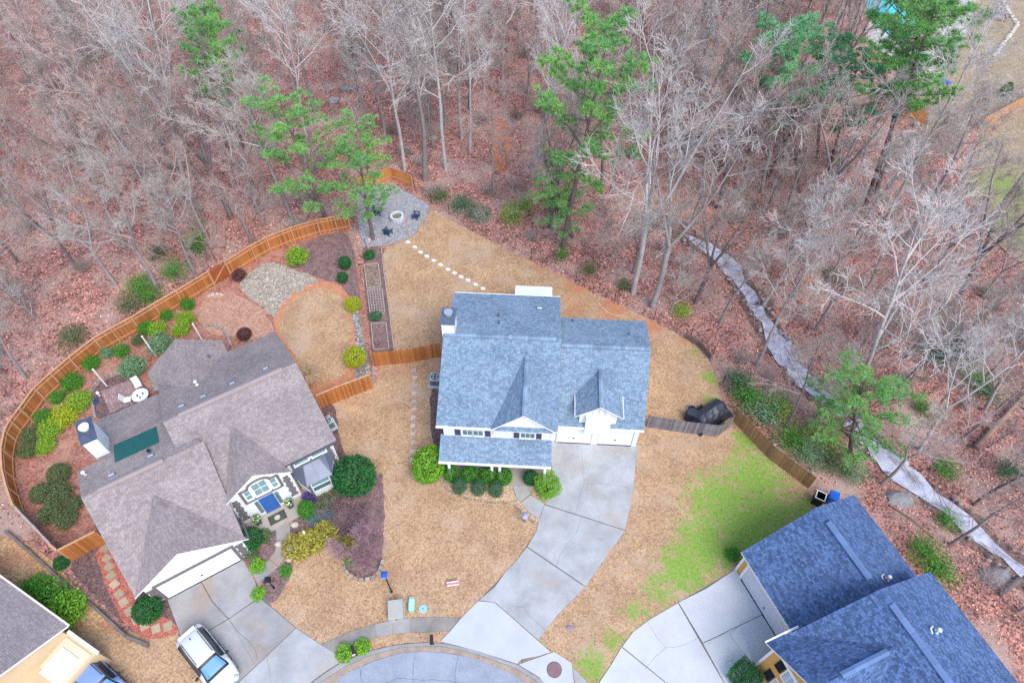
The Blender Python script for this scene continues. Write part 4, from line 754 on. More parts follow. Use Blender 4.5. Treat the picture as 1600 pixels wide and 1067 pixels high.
# ---------------------------------------------------------------- trees
def rdir(r): 
    a = r.uniform(0, 6.2832); z = r.uniform(-1, 1); s = math.sqrt(1 - z * z); return Vector((s * math.cos(a), s * math.sin(a), z))
def limb(mb, r, p, d, L, rad, n, segs, wob, up, tip=.25):
    pts = [p]; rr = [rad]; d = d.normalized()
    for i in range(segs):
        d = (d + rdir(r) * wob + Vector((0, 0, up))).normalized(); p = p + d * (L / segs); pts.append(p); rr.append(rad * (1 - (1 - tip) * (i + 1) / segs))
    mb.tube(pts, rr, n); return pts
def bare_tree(seed, h=16., nl=13, spread=.36, clear=.42, r0=.19, fork=0, twr=.0085, dense=1.0, wob=.07, fine=True):
    r = random.Random(seed); tk = MB(); cr = MB()
    def at(pts, t):
        x = t * (len(pts) - 1); i = min(int(x), len(pts) - 2); return pts[i].lerp(pts[i + 1], x - i), (pts[i + 1] - pts[i]).normalized()
    def side(d, ang):
        a = r.uniform(0, 6.2832); q = d.orthogonal().normalized(); q.rotate(Matrix.Rotation(a, 3, d)); return (d * math.cos(ang) + q * math.sin(ang)).normalized()
    mains = []
    if fork:
        low = limb(tk, r, Vector((0, 0, -.2)), Vector((0, 0, 1)), h * clear, r0, 8, 5, wob, .02, .72)
        for k in range(fork):
            a = 6.2832 * k / fork + r.uniform(-.5, .5); d = Vector((math.cos(a) * .42, math.sin(a) * .42, 1))
            mains.append((limb(tk, r, low[-1], d, h * (1 - clear) * r.uniform(.8, 1.05), r0 * .6, 6, 7, wob * 1.3, .05, .1), .12, h * (1 - clear), r0 * .6))
    else:
        pts = limb(tk, r, Vector((0, 0, -.2)), Vector((0, 0, 1)), h * .97, r0, 8, 11, wob, .03, .08); mains.append((pts, clear, h, r0))
    nl2 = max(4, int(nl / len(mains)))
    for pts, c0, H, R0 in mains:
        for k in range(nl2):
            t = c0 + (.98 - c0) * (k + r.uniform(.1, .9)) / nl2; p, d = at(pts, t); ln = h * spread * (1 - .62 * (t - c0) / (1 - c0)) * r.uniform(.65, 1.15)
            rb = max(.022, R0 * (1 - t) * .55 + .02); b = limb(cr, r, p, side(d, r.uniform(.7, 1.15)), ln, rb * .8, 5, 6, .16, .09, .2)
            for j in range(int(7 * dense)):
                t2 = .22 + .78 * (j + r.random()) / (7 * dense); p2, d2 = at(b, min(t2, .99)); l2 = ln * .45 * (1.15 - .6 * t2) * r.uniform(.6, 1.2)
                b2 = limb(cr, r, p2, side(d2, r.uniform(.5, 1.0)), l2, max(.011, rb * .32), 4, 4, .2, .08, .4)
                for i in range(int(6 * dense)):
                    t3 = .2 + .8 * (i + r.random()) / (6 * dense); p3, d3 = at(b2, min(t3, .99)); l3 = max(.5, l2 * .5) * r.uniform(.5, 1.2)
                    b3 = limb(cr, r, p3, side(d3, r.uniform(.4, .9)), l3, twr * 1.25, 3, 2, .25, .06, .6)
                    if fine:
                        for _ in range(4):
                            p4, d4 = at(b3, r.uniform(.25, .98)); limb(cr, r, p4, side(d4, r.uniform(.4, .9)), l3 * r.uniform(.4, .75), twr, 3, 1, .2, .05, .6)
    return tk, cr
def pine(seed, h=16., clear=.5, rad=3.0, r0=.2, nb=30, tl=.42):
    r = random.Random(seed); tk = MB(); cr = MB()
    pts = limb(tk, r, Vector((0, 0, -.2)), Vector((0, 0, 1)), h, r0, 8, 9, .035, .02, .15)
    nv = []; nf = []
    def tuft(c, ax):
        for _ in range(42):
            d = (rdir(r) + ax * .6).normalized(); q = d.cross(rdir(r)).normalized() * .017; L = tl * r.uniform(.6, 1.1); m = len(nv); nv.extend([c + d * .03 - q, c + d * .03 + q, c + d * L]); nf.append((m, m + 1, m + 2))
    for k in range(nb):
        t = clear + (1 - clear) * (k / nb) ** .9; x = t * (len(pts) - 1); i = min(int(x), len(pts) - 2); p = pts[i].lerp(pts[i + 1], x - i)
        a = k * 2.4 + r.uniform(-.5, .5); u = (t - clear) / (1 - clear); ln = rad * (math.sin(min(1, .3 + u * .85) * 2.5) * .95 + .1) * r.choice([.45, .75, .95, 1.0, 1.15])
        b = limb(tk, r, p, Vector((math.cos(a), math.sin(a), .1 + .45 * u)), ln, .03 + .045 * (1 - u), 4, 4, .16, .07, .3)
        for s in (.5, .78, 1.0) if ln > 1.2 else (.9,):
            x2 = min(s, .99) * (len(b) - 1); i2 = int(x2); c0 = b[i2].lerp(b[i2 + 1], x2 - i2); w = r.uniform(.35, .62)
            for _ in range(7):
                d = rdir(r); c = c0 + Vector((d.x * w, d.y * w, abs(d.z) * w * .55 + .05)); ax = ((c - p).normalized() * .4 + Vector((0, 0, .9))).normalized(); tuft(c, ax)
    for _ in range(5): tuft(pts[-1] + rdir(r) * .25, Vector((0, 0, 1)))
    cr.v = [tuple(v) for v in nv]; cr.f = nf; cr.m = [0] * len(nf); return tk, cr
def place(name, parts, label, cat, base, top=None, scale=1., rz=0., group=None, squash=1.):
    """a tree from shared part meshes, trunk pointing along base->top"""
    o = thing(name, label, cat, base, 0, group)
    q = Matrix.Rotation(rz, 3, 'Z')
    if top is not None: q = (top - base).to_track_quat('Z', 'Y').to_matrix() @ q
    o.rotation_euler = q.to_euler(); o.scale = (scale * squash, scale * squash, scale)
    for n, me in parts: link(n, me, o)
    return o
BT = []
specs = [(16, 14, .30, .40, .17, 0, barkD, twigD), (16, 13, .34, .45, .19, 0, bark, twig), (16, 15, .36, .38, .20, 3, bark, twig), (16, 12, .28, .5, .15, 0, bark, twigP), (16, 16, .38, .36, .22, 4, barkD, twigD), (16, 13, .33, .34, .17, 2, bark, twigP), (16, 11, .24, .5, .13, 0, barkW, twigW)]
for i, (h, nl, sp, cl_, r0, fk, bm_, tw_) in enumerate(specs):
    a, b = bare_tree(100 + i, h, nl, sp, cl_, r0 * 1.15, fk, dense=1.15); BT.append([('trunk', a.mesh('trunk', bm_, True)), ('crown', b.mesh('crown', tw_))])
SY = []   # big pale sycamores
for i, fk in enumerate((0, 3, 0, 2)):
    a, b = bare_tree(300 + i, 16, 15, .40, .38, .165, fk, twr=.0095, dense=1.1, wob=.06); SY.append([('trunk', a.mesh('trunk', barkW, True)), ('crown', b.mesh('crown', twigW))])
PN = []
for i, (cl_, rd_, nd) in enumerate(((.42, 3.3, needle), (.5, 3.6, needleB), (.55, 3.2, needle), (.22, 3.6, needle))):
    a, b = pine(500 + i, 16, cl_, rd_); PN.append([('trunk', a.mesh('trunk', pinebark, True)), ('crown', b.mesh('crown', nd))])
SAP = []
for i, (bm_, tw_) in enumerate(((bark, twig), (barkD, twigP), (bark, twigP))):
    a, b = bare_tree(700 + i, 5, 8, .36, .2, .035, 0, twr=.007, dense=.8, wob=.1); b.m = [1] * len(b.f); a.add(b.v, b.f, 1); SAP.append(a.mesh('sapling', [bm_, tw_]))

def solve_top(bx, by, tx, ty, lo=6, hi=24):
    b = G(bx, by); best = None
    for k in range(lo * 4, hi * 4):
        t = G(tx, ty, k / 4); d = math.hypot(t.x - b.x, t.y - b.y)
        if best is None or d < best[0]: best = (d, t)
    return b, best[1]
NAMED = [  # base pixel, point higher on the trunk, that point's share of the height, part set, label
    ((480, 222), (431, 24), .80, SY[0], 'tall white-barked tree rising behind the pine nearest the fence'),
    ((293, 303), (216, 91), .62, SY[1], 'large pale forked tree with a bent trunk high in the woods'),
    ((260, 362), (182, 216), .70, BT[2], 'grey forked tree spreading wide above the curved cedar fence'),
    ((361, 337), (290, 168), .70, BT[4], 'dark forked tree beside the twin pine trunks'),
    ((632, 266), (589, 10), .85, SY[2], 'slender white tree just behind the gravel patio corner'),
    ((664, 282), (650, 10), .82, BT[1], 'straight grey tree beside the slender white one behind the gravel patio'),
    ((697, 266), (678, 10), .80, SY[2], 'white-trunked tree standing over the dark leaf litter behind the patio'),
    ((735, 240), (741, 40), .75, BT[6], 'thin pale straight tree in the middle of the woods'),
    ((771, 302), (764, 205), .55, BT[3], 'thin grey tree beside the orange clay bank'),
    ((989, 458), (1026, 236), .62, SY[1], 'broad white-twigged sycamore beside the creek behind the back lawn'),
    ((1019, 480), (1050, 350), .50, BT[2], 'grey tree leaning beside the broad white sycamore'),
    ((1195, 470), (1255, 372), .55, SY[3], 'pale forked tree with bright branches across the creek'),
    ((1328, 640), (1409, 410), .66, SY[0], 'tall white tree rising above the round green pine by the creek'),
    ((1384, 345), (1490, 135), .66, SY[2], 'big pale leaning trunk in front of the pool yard'),
    ((1440, 700), (1530, 570), .66, SY[3], 'white branching tree beyond the creek at the frame edge'),
    ((1080, 350), (1130, 230), .6, BT[5], 'pink-twigged tree on the creek bank behind the sycamore'),
    ((40, 590), (0, 522), .5, BT[1], 'thick grey trunk beside the curved fence at the frame edge'),
    ((30, 462), (-10, 400), .5, BT[2], 'grey tree deep in the woods at the frame edge'),
    ((1080, 250), (1110, 90), .7, BT[2], 'grey many-branched tree above the green pine'),
    ((830, 260), (870, 60), .7, SY[0], 'pale tree with fine branches beside the bright green pine'),
    ((1290, 330), (1330, 240), .5, BT[5], 'pinkish bare tree below the dark pines'),
    ((1490, 480), (1560, 330), .6, BT[4], 'dark-limbed tree over the green pool yard lawn'),
    ((1540, 640), (1600, 520), .6, BT[1], 'grey trunk leaning over the fallen log'),
    ((150, 215), (95, 60), .7, BT[2], 'wide grey tree high in the far corner of the woods'),
    ((1190, 300), (1215, 180), .6, BT[2], 'bushy grey tree between the pines and the sycamore'),
]
used = []
for i, (b, t, sh, parts, lab) in enumerate(NAMED):
    B, T = solve_top(*b, *t, 5, 22); H = T.z / sh; H = min(max(H, 9), 24); B.z = gz(B.x, B.y) - .05
    if T.z > 0: place('bare_tree', parts, lab, 'tree', B, T, H / 16, rz=rng.uniform(0, 6.28), group='named bare trees in the woods'); used.append((B.x, B.y))
PINES = [((512, 350), (450, 158), .97, 3, 1.2, 'bushy green pine overhanging the fire pit patio and fence'), ((583, 374), (548, 215), .97, 3, 1.05, 'second green pine crowding the corner of the gravel patio'), ((880, 388), (930, 58), 1.0, 0, 1.1, 'tall bright green pine standing behind the back lawn'),
    ((895, 372), (862, 265), .95, 3, 1.1, 'shorter green pine with drooping boughs over the creek'), ((1250, 300), (1220, 20), 1.0, 1, 1.1, 'dark bluish pine with bare trunk left of the pool'), ((1290, 290), (1340, 92), 1.0, 1, 1.1, 'big green pine directly below the pool'),
    ((1350, 330), (1480, -5), 1.0, 2, 1.0, 'tall green pine whose crown overlaps the pool deck'), ((1330, 705), (1372, 585), 1.0, 3, 1.35, 'round bright green pine beside the creek near the tan picket fence'),
    ((367, 286), (310, 30), 1.0, 2, .8, 'tall thin pine with a small green tuft at the top'), ((381, 232), (322, 40), .9, 2, .75, 'dark straight pine trunk beside the tufted pine'), ((1370, 300), (1475, -60), 1.0, 2, .9, 'slim pine among the cluster of trunks by the pool fence'), ((1275, 250), (1290, 50), 1.0, 1, 1.0, 'dense pine behind the cluster below the pool'),
    ((1385, 260), (1425, -90), 1.0, 2, .8, 'slim dark trunk with small crown in front of the pool water'), ((545, 60), (535, -60), .9, 2, .8, 'dark straight pine trunk at the top of the woods')]
for b, t, sh, k, sq, lab in PINES:
    B, T = solve_top(*b, *t, 4, 24); H = max(5, T.z / sh); B.z = gz(B.x, B.y) - .05; place('pine_tree', PN[k], lab, 'pine tree', B, T, H / 16, rz=rng.uniform(0, 6.28), group='green pines', squash=sq * (16 / H) ** .6 if H < 16 else sq); used.append((B.x, B.y))
LAND = [((345, 438), 'the garden gate'), ((30, 690), 'the curved fence bend'), ((150, 545), 'the middle of the curved fence'), ((600, 300), 'the fire pit patio'), ((450, 250), 'the fire pit pine'), ((308, 45), 'the thin tufted pine'), ((543, 142), 'the upper boulder'), ((925, 140), 'the tall bright pine'), ((785, 225), 'the orange clay bank'), ((1005, 350), 'the broad white sycamore'),
    ((1290, 150), 'the pines by the pool'), ((1423, 215), 'the stone fire ring'), ((1200, 520), 'the creek bend'), ((1360, 640), 'the round green pine'), ((1560, 660), 'the long fallen log'), ((1408, 778), 'the large creek boulder'), ((1220, 700), 'the tan picket fence'), ((1560, 900), 'the flat dark boulder'), ((220, 450), 'the bright woodland shrubs'), ((235, 150), 'the large pale forked tree'), ((1000, 60), 'the bare brown clearing'), ((1480, 555), 'the dark green thickets'),
    ((60, 200), 'the upper frame corner'), ((660, 120), 'the slender white trees'), ((1150, 220), 'the bushy grey tree'), ((800, 320), 'the yellow-green cedar'), ((1430, 330), 'the big leaning trunk'), ((920, 430), 'the back wire fence')]
SEEN = {}
def land_label(desc, px, py):
    d, x, y, n = min((math.hypot(px - a, py - b), a, b, n) for (a, b), n in LAND); dx, dy = px - x, py - y
    rel = ('above' if dy < 0 else 'below') if abs(dy) > abs(dx) else ('left of' if dx < 0 else 'right of')
    s = f'{desc} {rel} {n}'; k = SEEN[s] = SEEN.get(s, 0) + 1
    return s if k == 1 else f'{s}, {["", "", "second", "third", "fourth", "fifth", "sixth", "seventh", "eighth", "ninth", "tenth", "eleventh", "twelfth"][min(k, 12)]} farthest from it'
TONE = ['dark-barked', 'grey', 'forked grey', 'pink-twigged grey', 'dark forked', 'pink-twigged forked', 'slim white']
# the rest of the woods
r = random.Random(11); A_lot = np.array([(p.x, p.y) for p in LOT]); cnt = 0; tries = 0; spots = []
ZONE = [('bare grey tree in the leaf-littered woods above the curved cedar fence', 'bare trees above the curved fence'), ('bare tree in the woods behind the gravel patio and back lawn', 'bare trees behind the back lawn'), ('bare tree standing in the woods along the creek', 'bare trees along the creek')]
while cnt < 315 and tries < 9000:
    tries += 1; x, y = r.uniform(-78, 78), r.uniform(8, 104); px, py = PX((x, y, 0))
    if not (-160 < px < 1760 and -25 < py < 1100): continue
    X, Y = np.array([x]), np.array([y])
    if inside(X, Y, LOT)[0] or seg_dist(X, Y, LOT, True)[0] < 1.6 or seg_dist(X, Y, CREEK)[0] < 1.6 or inside(X, Y, POOLYARD)[0]: continue
    if px > 1330 and py < 190: continue
    if px > 1240 and py > 720 and px < 1480 + (py - 860): continue
    if any((x - a) ** 2 + (y - b) ** 2 < (1.65 if py < 330 else 2.3) ** 2 for a, b in used): continue
    if px < 1100 and py > 540 and r.random() < .4: continue
    if px < 1000 and py < 300 and r.random() < .25: continue
    if px < 620 and r.random() < .3: continue
    if 560 < px < 1100 and py > 230 and r.random() < .5: continue
    if 1120 < px < 1460 and 60 < py < 340 and r.random() < .6: continue
    if px > 1340 and py < 440 and r.random() < .75: continue
    if abs(px - 782) < 40 and 200 < py < 330: continue
    used.append((x, y)); cnt += 1
    k = r.choice([0, 1, 2, 3, 3, 4, 5, 5, 6, 1]); H = r.uniform(9, 17) * (1 if py < 380 else .8)
    z = 0 if px < 560 else (1 if py < 330 and px < 1000 else 2)
    spots.append((min(math.hypot(px - a, py - b) for (a, b), n in LAND), x, y, px, py, k, H, z))
for dd_, x, y, px, py, k, H, z in sorted(spots):
    ln = Vector((r.uniform(-.06, .06), r.uniform(-.05, .05), 1)); B = Vector((x, y, gz(x, y) - .05))
    place('bare_tree', BT[k], land_label(('tall ' if H > 13.5 else '' if H > 11 else 'short ') + TONE[k] + ' bare tree', px, py), 'tree', B, B + ln, H / 16, rz=r.uniform(0, 6.28), group=ZONE[z][1])
cnt = 0; tries = 0; spots = []
while cnt < 290 and tries < 9000:
    tries += 1; x, y = r.uniform(-70, 70), r.uniform(8, 96); px, py = PX((x, y, 0))
    if not (-60 < px < 1660 and -10 < py < 1090): continue
    X, Y = np.array([x]), np.array([y])
    if inside(X, Y, LOT)[0] or seg_dist(X, Y, LOT, True)[0] < 1.0 or seg_dist(X, Y, CREEK)[0] < 1.4 or inside(X, Y, POOLYARD)[0]: continue
    if px > 1240 and py > 720 and px < 1480 + (py - 860): continue
    cnt += 1; z = 0 if px < 560 else (1 if py < 330 and px < 1000 else 2)
    spots.append((min(math.hypot(px - a_, py - b_) for (a_, b_), n in LAND), x, y, px, py, z))
for dd_, x, y, px, py, z in sorted(spots):
    k = r.randrange(3); o = link('sapling', SAP[k], None, (x, y, gz(x, y) - .03), r.uniform(0, 6.28)); s = r.uniform(.6, 1.5); o.scale = (s, s, s)
    tag(o, land_label(('tall ' if s > 1.05 else 'small ') + ('grey', 'dark', 'pinkish')[k] + ' bare sapling', px, py), 'sapling', ('saplings above the curved fence', 'saplings behind the back lawn', 'saplings along the creek')[z])
# fallen leaves as small faces
nr = np.random.default_rng(5); n = 190000; X = nr.uniform(-72, 72, n); Y = nr.uniform(6, 95, n); keep = ~inside(X, Y, LOT) & (seg_dist(X, Y, CREEK) > 1.1) & ~inside(X, Y, POOLYARD)
dd = Y * CS + CAMH * SN; px = 800 + FPX * X / dd; keep &= (px > -60) & (px < 1660); X, Y = X[keep], Y[keep]; Z = gz_arr(X, Y) + nr.uniform(.015, .07, len(X)); n = len(X)
a = nr.uniform(0, 6.28, n); s = nr.uniform(.05, .11, n); tx, ty = nr.uniform(-.5, .5, n), nr.uniform(-.5, .5, n); V = np.zeros((n, 4, 3))
for k in range(4):
    ang = a + k * 1.5708; dx, dy = s * np.cos(ang) * (1 if k % 2 else .6), s * np.sin(ang) * (1 if k % 2 else .6); V[:, k, 0] = X + dx; V[:, k, 1] = Y + dy; V[:, k, 2] = Z + dx * tx + dy * ty
me = bpy.data.meshes.new('fallen_leaves'); me.vertices.add(4 * n); me.vertices.foreach_set('co', V.ravel()); me.loops.add(4 * n); me.loops.foreach_set('vertex_index', np.arange(4 * n)); me.polygons.add(n); me.polygons.foreach_set('loop_start', np.arange(0, 4 * n, 4)); me.materials.append(leafm); me.update(calc_edges=True)
fl = link('fallen_leaves', me); fl['kind'] = 'stuff'; fl['label'] = 'reddish brown fallen leaves covering the woodland floor'; fl['category'] = 'leaves'

mb = MB(); r = random.Random(77); nr = np.random.default_rng(9); X = nr.uniform(-66, 62, 4600); Y = nr.uniform(8, 92, 4600); kp = ~inside(X, Y, LOT) & ~inside(X, Y, POOLYARD); X, Y = X[kp], Y[kp]; Z = np.maximum(gz_arr(X, Y), -.55) + .06
for x, y, z in zip(X, Y, Z):
    a = r.uniform(0, 6.28); L = r.uniform(.4, 2.2); p = Vector((x, y, z)); q = p + Vector((math.cos(a) * L, math.sin(a) * L, r.uniform(0, .35))); m = p.lerp(q, .5) + Vector((r.uniform(-.12, .12), r.uniform(-.12, .12), .05)); s = r.uniform(.008, .022); mb.tube([p, m, q], [s, s * .8, s * .4], 3)
for k in range(170):
    c = CR[r.randrange(len(CR))]; a = r.uniform(0, 6.28); L = r.uniform(.8, 2.6); d = Vector((math.cos(a), math.sin(a), 0)) * L / 2; c = Vector((c.x + r.uniform(-.7, .7), c.y + r.uniform(-.7, .7), r.uniform(-.55, -.35))); s = r.uniform(.012, .035); mb.tube([c - d, c + Vector((0, 0, .08)), c + d + Vector((0, 0, .1))], [s, s * .8, s * .4], 3)
o = obj('fallen_sticks', mb, M('stick', (.40, .33, .30), (.22, .17, .15), scale=.4, island=.3, rough=.95)); o['kind'] = 'stuff'; o['label'] = 'fallen sticks and twigs strewn over the woodland floor'
mb = MB(); A = np.array([v.co[:2] for v in lawn.data.vertices])
for _ in range(5200):
    a = A[r.randrange(len(A))]; x, y = a[0] + r.uniform(-.4, .4), a[1] + r.uniform(-.4, .4); s = r.uniform(.03, .065); t = r.uniform(0, 6.28); c, d = s * math.cos(t), s * math.sin(t); mb.add([(x - c, y - d, .012), (x + d * .6, y - c * .6, .02), (x + c, y + d, .03), (x - d * .6, y + c * .6, .02)], [(0, 1, 2, 3)])
o = obj('lawn_leaves', mb, lawnleaf); o['kind'] = 'stuff'; o['label'] = 'scattered dry brown leaves on the dormant lawns'

# ---------------------------------------------------------------- shrubs
def leafy(seed, n, shape='ball', leaf=.09, inner=.45, rough=.12):
    """unit shrub: radius 1, base at z=0, height 2 (scaled later)"""
    r = random.Random(seed); mb = MB(); v = []; f = []
    lumps = [(rdir(r), r.uniform(.12, .36)) for _ in range(14)]
    for _ in range(n):
        d = rdir(r); k = r.uniform(inner, 1) ** .6
        if shape == 'loose': k *= 1 + max((max(0, d.dot(l) - .45) * 3.0 * a for l, a in lumps)) - .2
        else: k *= 1 + rough * (max(max(0, d.dot(l) - .7) * a * 2 for l, a in lumps)) + r.uniform(-.03, .03)
        c = d * k
        if shape == 'cone':
            w = 1 - .55 * (c.z + 1) / 2; c.x *= w; c.y *= w
        if shape == 'box': m = max(abs(d.x), abs(d.y), abs(d.z)); c = c * (.75 / m + .25) * .9
        c.z += 1
        if c.z < .03: c.z = r.uniform(.03, .2)
        nrm = (d * .8 + rdir(r)).normalized(); t = nrm.orthogonal().normalized(); t.rotate(Matrix.Rotation(r.uniform(0, 6.28), 3, nrm)); u = nrm.cross(t); L = leaf * r.uniform(.6, 1.3); m = len(v)
        v += [c - t * L, c - u * L * .5, c + t * L, c + u * L * .5]; f.append((m, m + 1, m + 2, m + 3))
    mb.v = [tuple(q) for q in v]; mb.f = f; mb.m = [0] * len(f); return mb
def grassy(seed, n=260):
    r = random.Random(seed); mb = MB()
    for _ in range(n):
        a = r.uniform(0, 6.28); b = Vector((r.gauss(0, .12), r.gauss(0, .12), 0)); d = Vector((math.cos(a), math.sin(a), 0)); L = r.uniform(.7, 1.1); q = Vector((-d.y, d.x, 0)) * .014
        m = b + d * L * .35 + Vector((0, 0, L * 1.1)); e = b + d * L + Vector((0, 0, L * r.uniform(.5, 1.0))); mb.add([b - q, b + q, m + q, m - q, e], [(0, 1, 2, 3), (3, 2, 4)])
    return mb
def brush(seed, n=70):
    r = random.Random(seed); mb = MB()
    for _ in range(n):
        a = r.uniform(0, 6.28); p = Vector((r.gauss(0, .25), r.gauss(0, .25), 0)); b = limb(mb, r, p, Vector((math.cos(a) * .7, math.sin(a) * .7, 1)), r.uniform(.7, 1.6), .013, 3, 3, .25, .02, .5)
        for _ in range(4):
            i = r.randint(1, 3); limb(mb, r, b[i], rdir(r) + Vector((0, 0, .5)), r.uniform(.2, .5), .007, 3, 1, .2, 0, .6)
    return mb
PROTO = {k: leafy(s, n, sh, lf, inn) for k, s, n, sh, lf, inn in (('ball', 1, 4200, 'ball', .065, .62), ('loose', 2, 2300, 'loose', .08, .25), ('loose2', 3, 1900, 'loose', .085, .2), ('cone', 4, 3600, 'cone', .045, .65), ('box', 5, 3800, 'box', .06, .6), ('small', 6, 700, 'loose', .15, .3))}
PROTO['wisp'] = leafy(31, 1500, 'loose', .055, .05); PROTO['wisp2'] = leafy(32, 1300, 'loose', .06, .05); PROTO['grass'] = grassy(8); PROTO['brush'] = brush(9)
PM = {}
def shrub(px, py, rad, hgt, kind, mat, label, name='shrub', cat='shrub', group=None, z=0., sy=None, rz=None, dark=True):
    k = (kind, mat.name)
    if k not in PM: PM[k] = PROTO[kind].mesh(kind + '_foliage', mat)
    b = G(px, py); b.z = gz(b.x, b.y) if z == 0. and not inside(np.array([b.x]), np.array([b.y]), LOT)[0] else z
    o = thing(name, label, cat, b, rng.uniform(0, 6.28) if rz is None else rz, group); o.scale = (rad, sy or rad, hgt / 2 if kind not in ('grass', 'brush') else hgt)
    link('foliage', PM[k], o)
    if kind not in ('grass', 'brush'):
        if 'stem' not in PM:
            mb = MB(); rr = random.Random(3)
            for i in range(5):
                a = i * 1.26; mb.tube([(.05 * math.cos(a), .05 * math.sin(a), -.05), (.2 * math.cos(a), .2 * math.sin(a), .6), (.5 * math.cos(a), .5 * math.sin(a), 1.3)], [.05, .035, .02], 5)
            PM['stem'] = mb.mesh('stem', barkD)
        link('stem', PM['stem'], o)
    return o
S = shrub
# main front row
S(673, 738, 1.45, 2.5, 'ball', lfB, 'largest bright green rounded shrub at the porch corner', sy=1.2)
for x, y, lab in ((707, 748, 'first round green shrub from the porch corner, beside the largest one'), (735, 748, 'round green shrub between the first two clipped blue-green cones'), (763, 750, 'round green shrub between the second and third clipped cones'), (788, 752, 'round green shrub in the porch row next to the curved walk')): S(x, y, .62, 1.6, 'ball', lfG, lab, group='round green shrubs before the porch', sy=.6)
for x, y, lab in ((719, 765, 'clipped green cone shrub nearest the large corner bush'), (748, 768, 'middle clipped blue-green cone shrub in the gravel bed'), (775, 770, 'clipped blue-green cone shrub nearest the curved walk')): S(x, y, .76, 1.6, 'cone', lfH, lab, group='clipped cones in the gravel bed', sy=.72)
S(829, 753, .55, 1.4, 'ball', lfD, 'small dark green shrub between the curved walk and driveway'); S(855, 766, .92, 1.7, 'box', lfB, 'squared yellow-green shrub at the driveway edge of the porch')
# taupe house front
S(559, 757, 1.55, 2.7, 'ball', lfD, 'big clipped dark green globe shrub beside the bay window'); S(482, 802, .72, 1.3, 'ball', lfG, 'small round green shrub beside the front door walk', sy=.6); S(397, 848, .82, 1.6, 'ball', lfD, 'clipped dark globe shrub at the garage corner of the entry walk'); S(238, 958, .92, 1.6, 'ball', lfD, 'clipped dark globe shrub between the garage and red stepping path')
for x, y, rr, lab in ((467, 858, .95, 'golden spreading juniper beside the entry walk stones'), (485, 848, .9, 'golden juniper behind the dry curved lawn edge'), (508, 838, .95, 'pale golden juniper in the middle of the entry bed'), (540, 858, .8, 'golden juniper next to the bare crape myrtle')): S(x, y, rr, .7, 'small', lfJ, lab, group='golden junipers in the entry bed')
for x, y, lab in ((515, 808, 'wiry blue-green shrub in the entry bed below the bay window'), (495, 816, 'second wiry blue-green shrub beside the golden junipers')): S(x, y, .6, .7, 'brush', M('teal_stems', (.16, .30, .32), (.12, .24, .26), scale=3, rough=.9), lab)
S(484, 780, .5, .5, 'small', leafmat('leaf_violet', (.10, .08, .30), (.14, .10, .34)), 'low violet flowering plant at the bay window corner', cat='plant')
for x, y, rr, lab in ((560, 800, 1.1, 'purple-stemmed bare shrub below the dark globe by the bay'), (545, 825, 1.0, 'tangled pinkish bare shrub in the middle of the entry bed'), (525, 795, .9, 'reddish bare shrub under the bay window')): S(x, y, rr, .9, 'brush', lfP, lab, group='bare purple shrubs in the entry bed')
for x, y, rr, mt_, lab in ((510, 785, .6, lfO, 'low olive shrub under the bay window wall'), (550, 875, .45, lfG, 'small green plant inside the stone ring'), (413, 840, .55, lfO, 'olive groundcover beside the dark globe on the walk'), (393, 865, .5, lfO, 'olive tuft in the mulch by the garage corner'), (403, 885, .5, lfB, 'bright green groundcover where the walk meets the driveway'), (405, 930, .45, lfB, 'bright green groundcover strip under the black lamp'), (447, 893, .4, lfG, 'green groundcover at the lawn end of the lamp bed'), (528, 770, .5, lfO, 'small olive shrub behind the purple stems')): S(x, y, rr, .4, 'small', mt_, lab, cat='plant')
S(541, 1020, .55, .45, 'small', lfB, 'bright green plant clump on the driveway side of the mailbox', cat='plant'); S(566, 1012, .5, .45, 'small', lfB, 'bright green plant clump on the far side of the mailbox', cat='plant')
